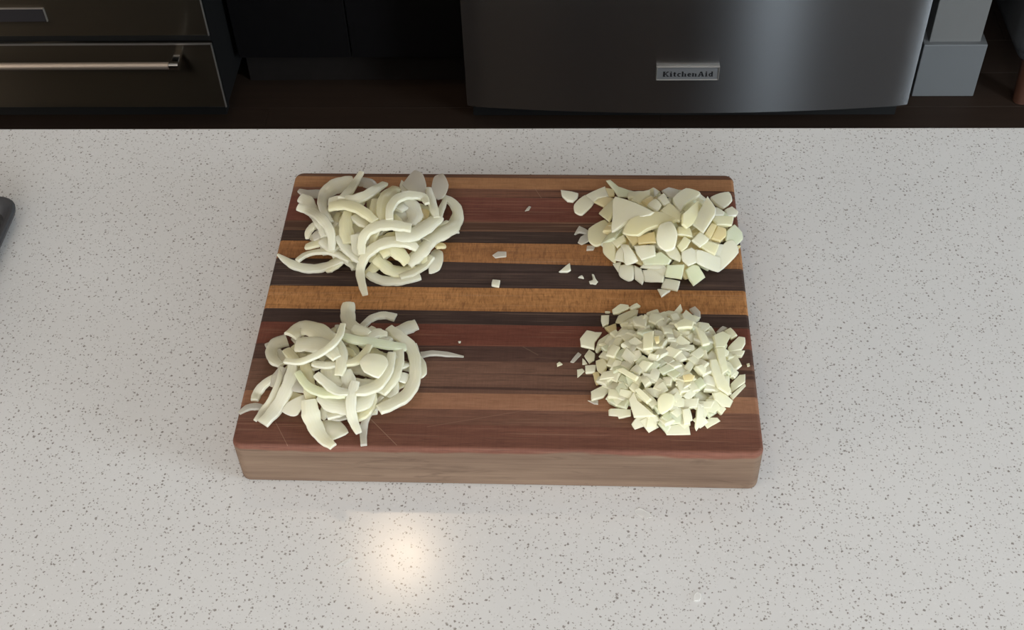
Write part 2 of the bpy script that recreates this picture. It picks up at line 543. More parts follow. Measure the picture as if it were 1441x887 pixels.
# drawer handle bar with two standoffs and bright end caps
hx0, hx1 = -.317, .317
bm = bmesh.new()
add_cyl(bm, (hx0 + .024, -.050, Z(-.6935)), (hx1 - .021, -.050, Z(-.6935)), .0078, 28)
hb = link('handle', bm, M_HANDLE, dr, 40)
hb['label'] = 'satin steel bar handle'
for s in (-1, 1):
    bm = bmesh.new()
    xa = hx1 - .020 if s > 0 else hx0
    add_cyl(bm, (xa, -.050, Z(-.6935)), (xa + .020, -.050, Z(-.6935)), .0088, 28)
    add_box(bm, xa + .002, xa + .018, -.050, .002, Z(-.6935) - .005, Z(-.6935) + .005, .001, 1)
    c = link('handle_end', bm, M_CHROME, dr, 40)
    c['label'] = 'polished end cap and standoff'
bm = bmesh.new()
add_cyl(bm, (-.317, -.055, Z(-.165)), (.317, -.055, Z(-.165)), .011, 28)
for s in (-1, 1):
    add_box(bm, s * .30 - .009, s * .30 + .009, -.055, .002, Z(-.165) - .007, Z(-.165) + .007, .001, 1)
link('handle', bm, M_HANDLE, dd, 40)
bm = bmesh.new(); add_box(bm, -.075, .044, -.004, .001, Z(-.613), Z(-.580), .0012, 2)
b = link('badge', bm, M_DKBADGE, dd, 40); b['label'] = 'dark metal badge plate'
bm = bmesh.new()
add_box(bm, -.0755, .0445, -.0052, .001, Z(-.5815), Z(-.5795), .0005, 1)
add_box(bm, .0425, .0445, -.0052, .001, Z(-.613), Z(-.5795), .0005, 1)
add_box(bm, -.0755, -.0735, -.0052, .001, Z(-.613), Z(-.5795), .0005, 1)
link('badge_frame', bm, M_EDGE, b, 40)
# cooktop and control panel above the frame
box('cooktop', M_BLACK, -RW, RW, -.01, .68, .905, .93, rg, bev=.003)
box('control_panel', M_DKSTEEL, -RW, RW, -.005, .03, Z(-.09), .905, rg, bev=.002)
for k in range(5):
    bm = bmesh.new(); x = -.26 + k * .13
    add_cyl(bm, (x, -.005, Z(-.045)), (x, -.035, Z(-.045)), .02, 24, .017)
    link('knob', bm, M_HANDLE, rg, 40)

# ------------------------------------------------------------------ black base cabinet between the range and the refrigerator
cb = empty('base_cabinet', (-.5015, 2.39, FLOOR_Z))
tag(cb, 'black base cabinet standing between the range and the refrigerator', 'cabinet')
box('body', M_BLACKCAB, -.262, .262, .022, .62, .10, .885, cb)
box('toe_kick', M_TOE, -.262, .262, .055, .075, 0, .10, cb)
box('worktop', M_QUARTZ, -.266, .266, -.02, .62, .885, .915, cb, bev=.002)
for s in (-1, 1):
    d = box('door', M_BLACKCAB, min(0, s * .261) + (.0015 if s > 0 else 0), max(0, s * .261) - (.0015 if s < 0 else 0), 0, .021, .104, .88, cb, bev=.0015)
    bm = bmesh.new(); add_cyl(bm, (s * .035, -.03, .70), (s * .035, -.03, .84), .005, 16)
    for zz in (.715, .825): add_cyl(bm, (s * .035, -.03, zz), (s * .035, .001, zz), .004, 12)
    link('handle', bm, M_BLACK, d, 40)

# ------------------------------------------------------------------ refrigerator
FXC, FHW = .2515, .4835
fr = empty('refrigerator', (FXC, 2.25, FLOOR_Z))
tag(fr, 'brushed stainless refrigerator with bowed freezer drawer and small badge', 'refrigerator')


def bow(x):
    return -.026 * (1 - (x / FHW) ** 2)


def bowed_panel(name, z0, z1, parent, depth=.065):
    bm = bmesh.new()
    n = 40
    prof = []
    for i in range(n + 1):
        x = -FHW + 2 * FHW * i / n
        prof.append((x, bow(x)))
    # rounded vertical edges
    prof = [(-FHW, depth), (-FHW, .008), (-FHW + .0015, .003)] + [(x, y) for x, y in prof[1:-1]] + [(FHW - .0015, .003), (FHW, .008), (FHW, depth)]
    lo = [bm.verts.new((x, y, z0)) for x, y in prof]
    hi = [bm.verts.new((x, y, z1)) for x, y in prof]
    for i in range(len(prof) - 1):
        bm.faces.new((lo[i], lo[i + 1], hi[i + 1], hi[i]))
    bm.faces.new((lo[-1], lo[0], hi[0], hi[-1]))
    bm.faces.new(lo[::-1])
    bm.faces.new(hi)
    bmesh.ops.recalc_face_normals(bm, faces=bm.faces)
    return link(name, bm, M_STEEL, parent, 12)


box('body', M_BLACK, -FHW + .006, FHW - .006, .068, .78, .05, 1.78, fr)
box('toe_grille', M_BLACK, -FHW + .01, FHW - .01, .045, .07, .012, .066, fr)
for sx in (-1, 1):
    for yy in (.12, .70):
        bm = bmesh.new(); add_cyl(bm, (sx * .40, yy, 0), (sx * .40, yy, .052), .02, 16)
        link('leveling_foot', bm, M_BLACK, fr, 40)
fz = bowed_panel('freezer_drawer', Z(-.842), Z(-.22), fr)
fd = bowed_panel('upper_door', Z(-.212), 1.78, fr)
bm = bmesh.new()
add_cyl(bm, (-.36, -.075, Z(-.28)), (.36, -.075, Z(-.28)), .012, 24)
for s in (-1, 1): add_cyl(bm, (s * .33, -.075, Z(-.28)), (s * .33, -.01, Z(-.28)), .009, 16)
link('handle', bm, M_HANDLE, fz, 40)
# badge: raised plate, bright frame, dark lettering
BX0, BX1, BZ0, BZ1 = .180 - FXC, .3125 - FXC, Z(-.7485), Z(-.7145)
by = bow((BX0 + BX1) / 2) - .0008
bm = bmesh.new()
add_box(bm, BX0, BX1, by - .0045, by + .002, BZ0, BZ1, .0012, 2)
bd = link('badge', bm, M_BADGE, fz, 40)
bd['label'] = 'small silver name badge'
bm = bmesh.new()
e = .0022
add_box(bm, BX0 - .0005, BX1 + .0005, by - .0062, by + .001, BZ1 - e, BZ1 + .0005, .0006, 1)
add_box(bm, BX1 - e, BX1 + .0005, by - .0062, by + .001, BZ0, BZ1, .0006, 1)
add_box(bm, BX0 - .0005, BX0 + e, by - .0062, by + .001, BZ0, BZ1, .0006, 1)
add_box(bm, BX0 - .0005, BX1 + .0005, by - .0062, by + .001, BZ0 - .0005, BZ0 + e * .6, .0006, 1)
link('badge_frame', bm, M_EDGE, bd, 40)

# slab-serif letters drawn as bars: each stroke is (x0, z0, x1, z1, thickness) in letter units, height 1
GL = {
    'K': (.92, [(.16, 0, .16, 1, .24), (0, .05, .36, .05, .12), (0, .95, .36, .95, .12), (.24, .42, .74, .95, .17), (.36, .56, .80, .05, .20), (.58, .05, .92, .05, .12), (.56, .95, .90, .95, .12)]),
    'i': (.44, [(.22, 0, .22, .66, .22), (.04, .05, .42, .05, .12), (.06, .62, .24, .62, .12), (.11, .90, .33, .90, .19)]),
    't': (.50, [(.22, .08, .22, .88, .22), (.02, .62, .46, .62, .13), (.18, .06, .46, .06, .13)]),
    'c': (.58, [(.14, .16, .14, .52, .22), (.12, .61, .50, .61, .13), (.12, .06, .52, .06, .13), (.44, .50, .54, .60, .15)]),
    'h': (.80, [(.18, 0, .18, 1, .22), (.04, .05, .34, .05, .12), (.02, .95, .22, .95, .12), (.24, .58, .56, .61, .14), (.60, 0, .60, .56, .21), (.46, .05, .76, .05, .12)]),
    'e': (.60, [(.14, .16, .14, .52, .22), (.12, .61, .46, .61, .13), (.12, .06, .54, .06, .13), (.18, .34, .54, .34, .10), (.48, .36, .48, .58, .17)]),
    'n': (.80, [(.18, 0, .18, .66, .22), (.04, .05, .34, .05, .12), (.02, .62, .22, .62, .12), (.24, .58, .56, .61, .14), (.60, 0, .60, .56, .21), (.46, .05, .76, .05, .12)]),
    'A': (1.0, [(.16, .05, .46, .98, .13), (.84, .05, .54, .98, .24), (.26, .32, .76, .32, .12), (0, .05, .36, .05, .12), (.62, .05, 1.0, .05, .12)]),
    'd': (.76, [(.56, 0, .56, 1, .22), (.42, .95, .58, .95, .12), (.15, .16, .15, .52, .22), (.14, .61, .50, .61, .13), (.14, .06, .50, .06, .13), (.56, .05, .74, .05, .12)]),
}


def lettering(text, x0, x1, z0, height, yf, parent):
    tot = sum(GL[c][0] + .12 for c in text) - .12
    k = (x1 - x0) / tot
    bm = bmesh.new()
    x = x0
    for c in text:
        w, strokes = GL[c]
        for (a, za, b, zb, t) in strokes:
            p = Vector((x + a * k, z0 + za * height)); q = Vector((x + b * k, z0 + zb * height))
            d = q - p
            if abs(d.x) < 1e-9: nx, nz = t * k / 2, 0
            elif abs(d.y) < 1e-9: nx, nz = 0, t * height / 2
            else: nx, nz = t * k / 2, 0
            co = [(p.x - nx, p.y - nz), (q.x - nx, q.y - nz), (q.x + nx, q.y + nz), (p.x + nx, p.y + nz)]
            f = [bm.verts.new((u, yf - .0005, v)) for u, v in co]
            g = [bm.verts.new((u, yf + .0003, v)) for u, v in co]
            bm.faces.new(f)
            for i in range(4): bm.faces.new((f[i], f[(i + 1) % 4], g[(i + 1) % 4], g[i]))
        x += (w + .12) * k
    bmesh.ops.recalc_face_normals(bm, faces=bm.faces)
    return link('lettering', bm, M_INK, parent)


lettering('KitchenAid', .1945 - FXC, .3005 - FXC, Z(-.7395), .0125, by - .0046, bd)['label'] = 'black brand lettering'

# ------------------------------------------------------------------ armchair at the far right
ar = empty('armchair', (1.335, 2.66, FLOOR_Z))
tag(ar, 'dark upholstered armchair on a reddish wooden foot at the right frame edge', 'armchair')
def rbox(name, mat, x0, x1, y0, y1, z0, z1, r): return box(name, mat, x0, x1, y0, y1, z0, z1, ar, bev=r, seg=4)
rbox('base', M_FABRIC, -.36, .36, -.33, .36, .115, .32, .03)
rbox('seat_cushion', M_FABRIC, -.25, .25, -.34, .25, .32, .45, .04)
rbox('armrest', M_FABRIC, -.375, -.255, -.34, .36, .135, .62, .04)
rbox('armrest', M_FABRIC, .255, .375, -.34, .36, .135, .62, .04)
rbox('backrest', M_FABRIC, -.36, .36, .20, .36, .14, .85, .05)
for sx in (-1, 1):
    for sy in (-1, 1):
        bm = bmesh.new(); add_cyl(bm, (sx * .315, sy * .30, 0), (sx * .31, sy * .29, .125), .018, 16, .026)
        f = link('foot', bm, M_REDWOOD, ar, 40)

# ------------------------------------------------------------------ dark tray at the left of the counter
tr = empty('tray', (-.787, .847, 0.0))
tag(tr, 'dark round-cornered tray on the counter at the left frame edge', 'tray')
def rrect(w, h, r, n=6):
    pts = []
    for cx, cy, a0 in ((w - r, h - r, 0), (-w + r, h - r, 90), (-w + r, -h + r, 180), (w - r, -h + r, 270)):
        for k in range(n + 1):
            a = R(a0 + 90 * k / n)
            pts.append((cx + r * math.cos(a), cy + r * math.sin(a)))
    return pts
def loft(name, levels, mat, parent, smooth=40, cap=True):
    bm = bmesh.new()
    rings = [[bm.verts.new((x, y, z)) for x, y in rrect(w, h, r)] for (w, h, r, z) in levels]
    for a, b in zip(rings, rings[1:]):
        n = len(a)
        for k in range(n): bm.faces.new((a[k], a[(k + 1) % n], b[(k + 1) % n], b[k]))
    bm.faces.new(rings[0][::-1]); bm.faces.new(rings[-1])
    bmesh.ops.recalc_face_normals(bm, faces=bm.faces)
    return link(name, bm, mat, parent, smooth)
loft('tray_base', [(.190, .140, .018, 0), (.192, .142, .020, .003), (.186, .136, .017, .006)], M_TRAY, tr)
bm = bmesh.new()
lv = [(.190, .140, .018, .004), (.199, .149, .024, .012), (.200, .150, .025, .016), (.198, .148, .024, .018), (.192, .142, .020, .0165), (.186, .136, .017, .006)]
rings = [[bm.verts.new((x, y, z)) for x, y in rrect(w, h, r)] for (w, h, r, z) in lv]
for a, b in zip(rings, rings[1:]):
    for k in range(len(a)): bm.faces.new((a[k], a[(k + 1) % len(a)], b[(k + 1) % len(a)], b[k]))
link('tray_rim', bm, M_TRAY, tr, 50)

# ------------------------------------------------------------------ cutting board of glued strips
BW, BD, BT = .450, .35329, .0518
BX, BY, BTH = -.06282, .6404, -.00805
board = empty('cutting_board', (BX, BY, BT), BTH)
tag(board, 'thick striped hardwood cutting board lying on the speckled countertop', 'cutting board')


def board_solid():
    """Rounded slab in board coordinates (z = 0 is the top face), rows of vertices at every ring."""
    bm = bmesh.new()
    rc, ra = .009, .0035
    def ring(inset, z):
        pts = []
        w, r = BW / 2 - inset, max(rc - inset, .004)
        for cx, cy, a0 in ((w - r, BD - inset - r, 0), (-w + r, BD - inset - r, 90), (-w + r, inset + r, 180), (w - r, inset + r, 270)):
            for k in range(9):
                a = R(a0 + 90 * k / 8)
                pts.append(bm.verts.new((cx + r * math.cos(a), cy + r * math.sin(a), z)))
        return pts
    lv = []
    for k in range(5):
        a = R(90 * k / 4)
        lv.append((ra - ra * math.sin(a), -BT + ra - ra * math.cos(a)))
    for k in range(5):
        a = R(90 * k / 4)
        lv.append((ra - ra * math.cos(a), -ra + ra * math.sin(a)))
    rings = [ring(i, z) for i, z in lv]
    for a, b in zip(rings, rings[1:]):
        n = len(a)
        for k in range(n): bm.faces.new((a[k], a[(k + 1) % n], b[(k + 1) % n], b[k]))
    bm.faces.new(rings[0][::-1]); bm.faces.new(rings[-1])
    return bm


DK, LT = (0.045, 0.023, 0.016), (0.085, 0.045, 0.030)
# (far edge at the left end, far edge at the right end, low colour, high colour, label, chatter, dry, streak)
STRIPS = [
    (.36, .36, (.10, .045, .026), (.16, .080, .045), 'narrow brown strip along the far edge', 0, None, None),
    (.3465, .3445, (.25, .115, .050), (.38, .19, .088), 'orange-brown strip near the far edge', .15, None, None),
    (.330, .327, (.12, .052, .031), (.22, .100, .060), 'mid brown strip', 0, None, (.045, .02, .014)),
    (.317, .314, (.110, .036, .024), (.185, .066, .043), 'red-brown mahogany strip', 0, None, None),
    (.280, .280, (.115, .057, .034), (.195, .100, .060), 'thin mid brown strip', 0, None, (.05, .024, .016)),
    (.266, .266, (.032, .020, .016), (.065, .038, .028), 'blackish walnut strip', 0, None, None),
    (.2510, .2480, (.24, .105, .042), (.42, .19, .070), 'orange-brown strip with tool marks', .55, None, None),
    (.2270, .2170, (.042, .026, .021), (.085, .052, .041), 'dark walnut strip', 0, None, (.03, .018, .015)),
    (.1895, .1885, (.27, .115, .038), (.50, .235, .085), 'golden strip across the middle', .6, None, None),
    (.160, .158, (.035, .021, .017), (.075, .044, .034), 'blackish walnut strip', 0, None, None),
    (.1430, .1410, (.115, .035, .022), (.190, .067, .042), 'red-brown mahogany strip', .15, None, None),
    (.116, .116, (.056, .028, .021), (.108, .056, .041), 'dark brown strip', 0, None, None),
    (.098, .098, (.112, .054, .036), (.215, .115, .077), 'greyish brown strip', .10, None, (.045, .025, .019)),
    (.061, .061, (.26, .120, .066), (.36, .180, .104), 'pale salmon-brown strip', .10, None, None),
    (.043, .043, (.145, .066, .043), (.225, .108, .070), 'mid brown strip', .05, None, None),
    (.0265, .0255, (.118, .047, .031), (.200, .084, .055), 'reddish brown strip with a dry grey front face', 0, ((.105, .068, .046), (.20, .140, .095)), None),
]
KNIFE_CUTS = [(-0.1907, 0.0261, -0.1761, 0.0012, 0.6), (-0.1086, 0.0308, -0.083, 0.0032, 0.7), (0.0235, 0.3301, 0.0319, 0.3131, 0.5), (-0.0594, 0.0233, 0.0384, 0.0461, 0.35), (0.0193, 0.116, 0.0336, 0.1061, 0.35)]
for i, (fl, fr_, c0, c1, lab, chat, dry, stk) in enumerate(STRIPS):
    bm = board_solid()
    def cut(left, right, keep_low):
        p0 = Vector((-BW / 2, left, 0)); p1 = Vector((BW / 2, right, 0))
        d = (p1 - p0).normalized()
        no = Vector((-d.y, d.x, 0))
        if not keep_low: no = -no
        g = bm.verts[:] + bm.edges[:] + bm.faces[:]
        r = bmesh.ops.bisect_plane(bm, geom=g, plane_co=p0, plane_no=no, clear_outer=True)
        es = [e for e in r['geom_cut'] if isinstance(e, bmesh.types.BMEdge)]
        if es: bmesh.ops.contextual_create(bm, geom=es)
    if i > 0: cut(fl - .00006, fr_ - .00006, True)
    if i < len(STRIPS) - 1: cut(STRIPS[i + 1][0] + .00006, STRIPS[i + 1][1] + .00006, False)
    o = link('wood_strip', bm, wood('oiled_wood', c0, c1, 3.7 * i + 1.3, 1.0, chat, dry, stk, KNIFE_CUTS if i in (1, 2, 11, 12, 13, 14, 15) else ()), board, 30)
    o['label'] = lab
# ------------------------------------------------------------------ onions (coordinates in millimetres on the board; z = 0 is the board's top)
BM = Matrix.Translation((BX, BY, BT)) @ Matrix.Rotation(BTH, 4, 'Z')


def catmull(pts, n):
    out = []
    P = [2 * pts[0] - pts[1]] + pts + [2 * pts[-1] - pts[-2]]
    segs = len(pts) - 1
    for j in range(n):
        u = j / (n - 1) * segs
        i = min(int(u), segs - 1)
        t = u - i
        a, b, c, d = P[i], P[i + 1], P[i + 2], P[i + 3]
        out.append(.5 * ((2 * b) + (c - a) * t + (2 * a - 5 * b + 4 * c - d) * t * t + (3 * b - a - 3 * c + d) * t ** 3))
    return out


PROFILE = [(-.5, -.28), (-.5, .28), (-.43, .5), (-.15, .5), (.15, .5), (.43, .5), (.5, .28), (.5, -.28), (.43, -.5), (.15, -.5), (-.15, -.5), (-.43, -.5)]


def place(name, verts_mm, faces, mat, label, group, cat, smooth=38, across=None):
    c = sum(verts_mm, Vector()) / len(verts_mm)
    c.z = min(v.z for v in verts_mm)
    me = bpy.data.meshes.new(name)
    me.from_pydata([((v - c) * .001)[:] for v in verts_mm], [], faces)
    me.validate()
    if across:
        at = me.attributes.new('across', 'FLOAT', 'POINT')
        at.data.foreach_set('value', across)
    bm = bmesh.new(); bm.from_mesh(me)
    bmesh.ops.recalc_face_normals(bm, faces=bm.faces)
    bm.to_mesh(me); bm.free()
    me.polygons.foreach_set('use_smooth', [True] * len(me.polygons))
    me.set_sharp_from_angle(angle=R(smooth))
    me.materials.append(M_ONION[mat])
    o = bpy.data.objects.new(name, me)
    o.matrix_world = BM @ Matrix.Translation(c * .001)
    C.objects.link(o)
    tag(o, label, cat, group)
    return o


def strip(pts, widths, t, roll, cup, mat, label, group, name='onion_strip', up=None, cat='onion strip'):
    """An onion slice: a ribbon of layer with cut edges, swept along its curve."""
    pts = [Vector(p) for p in pts]
    n = max(14, 6 * (len(pts) - 1) + 3)
    cs = catmull(pts, n)
    ws = catmull([Vector((w, 0, 0)) for w in widths], n)
    verts, faces, across = [], [], []
    m = len(PROFILE)
    for j, c in enumerate(cs):
        T = (cs[min(j + 1, n - 1)] - cs[max(j - 1, 0)]).normalized()
        U = Vector((0, 0, 1)) if up is None else Vector(up)
        side = T.cross(U)
        if side.length < 1e-4: side = Vector((1, 0, 0))
        side.normalize()
        nr = side.cross(T).normalized()
        a = R(roll if not isinstance(roll, (list, tuple)) else roll[0] + (roll[1] - roll[0]) * j / (n - 1))
        s2 = side * math.cos(a) + nr * math.sin(a)
        n2 = nr * math.cos(a) - side * math.sin(a)
        w = max(ws[j].x, .8)
        w *= 1 + .05 * math.sin(j * .9 + len(label)) + .02 * math.sin(j * 2.0 + widths[0])
        tt = t * (.55 + .45 * min(1, w / (max(widths) * .7)))
        for (u, v) in PROFILE:
            across.append(u * w * .001)
            verts.append(c + s2 * (u * w) + n2 * (v * tt - cup * w * (4 * u * u) * .25))
    for j in range(n - 1):
        for k in range(m):
            faces.append((j * m + k, j * m + (k + 1) % m, (j + 1) * m + (k + 1) % m, (j + 1) * m + k))
    faces.append(tuple(range(m)))
    faces.append(tuple((n - 1) * m + k for k in range(m)))
    lo = min(v.z for v in verts)
    if lo < .1:
        for v in verts:
            if v.z < .1: v.z = .1 + (v.z - lo) * .02
    return place(name, verts, faces, mat, label, group, cat, 38, across)


def chunk(poly, t, dome, mat, label, group, name='onion_chunk', r=None, cat='onion piece', ground=0.0):
    """A cut piece of layer: its upper outline extruded down its own normal, edges eased, top slightly curved."""
    r = r or random.Random(len(label))
    P = [Vector(p) for p in poly]
    c = sum(P, Vector()) / len(P)
    nrm = Vector()
    for i in range(len(P)):
        nrm += (P[i] - c).cross(P[(i + 1) % len(P)] - c)
    nrm.normalize()
    if nrm.z < 0: nrm = -nrm
    # subdivide edges, bowing the long ones a little
    Q = []
    if dome >= .8:
        # rounded pieces of layer: the outline is a closed smooth curve
        m = len(P)
        for i in range(m):
            a, b, cc, d = P[i - 1], P[i], P[(i + 1) % m], P[(i + 2) % m]
            for j in range(4):
                u = j / 4
                q = .5 * ((2 * b) + (cc - a) * u + (2 * a - 5 * b + 4 * cc - d) * u * u + (3 * b - a - 3 * cc + d) * u ** 3)
                Q.append(q.lerp(b.lerp(cc, u), .35))
    for i in range(0 if dome >= .8 else len(P)):
        a, b = P[i], P[(i + 1) % len(P)]
        k = 3 if (b - a).length > 9 else 2
        for j in range(k):
            u = j / k
            q = a.lerp(b, u)
            if j: q = q + (q - c).normalized() * r.uniform(-.15, .35)
            Q.append(q)
    n = len(Q)
    size = sum((q - c).length for q in Q) / n
    b = min(1.1, t * .26, size * .15)
    k2 = 1 - b / size
    dome = dome * 1.5 + .15
    def bulge(q): return nrm * (dome * (1 - min(1, ((q - c).length / (size * 1.25))) ** 2))
    def lay(scale, dn, dm):
        return [c + (q - c) * scale - nrm * dn + (bulge(c + (q - c) * scale) * dm) for q in Q]
    rings = [lay(.88 * k2, t, .6), lay(.90, t - b, .6), lay(1.0, b, 1), lay(k2, 0, 1), lay(.5, 0, 1)]
    verts = [v for ring in rings for v in ring] + [c + nrm * dome, c - nrm * (t - .6 * dome)]
    faces = []
    for a in range(4):
        for k in range(n):
            faces.append((a * n + k, a * n + (k + 1) % n, (a + 1) * n + (k + 1) % n, (a + 1) * n + k))
    top, bot = len(verts) - 2, len(verts) - 1
    for k in range(n):
        faces.append((4 * n + k, 4 * n + (k + 1) % n, top))
        faces.append(((k + 1) % n, k, bot))
    lo = min(v.z for v in verts)
    if name == 'onion_die' and (mat == 'w' or (mat == 'c' and len(P) == 4)): mat = 'd'
    base = ground + .1
    if lo < base:
        # a piece that lies on the board is flat underneath
        for v in verts:
            if v.z < base: v.z = base + (v.z - lo) * .02
    return place(name, verts, faces, mat, label, group, cat, 32)


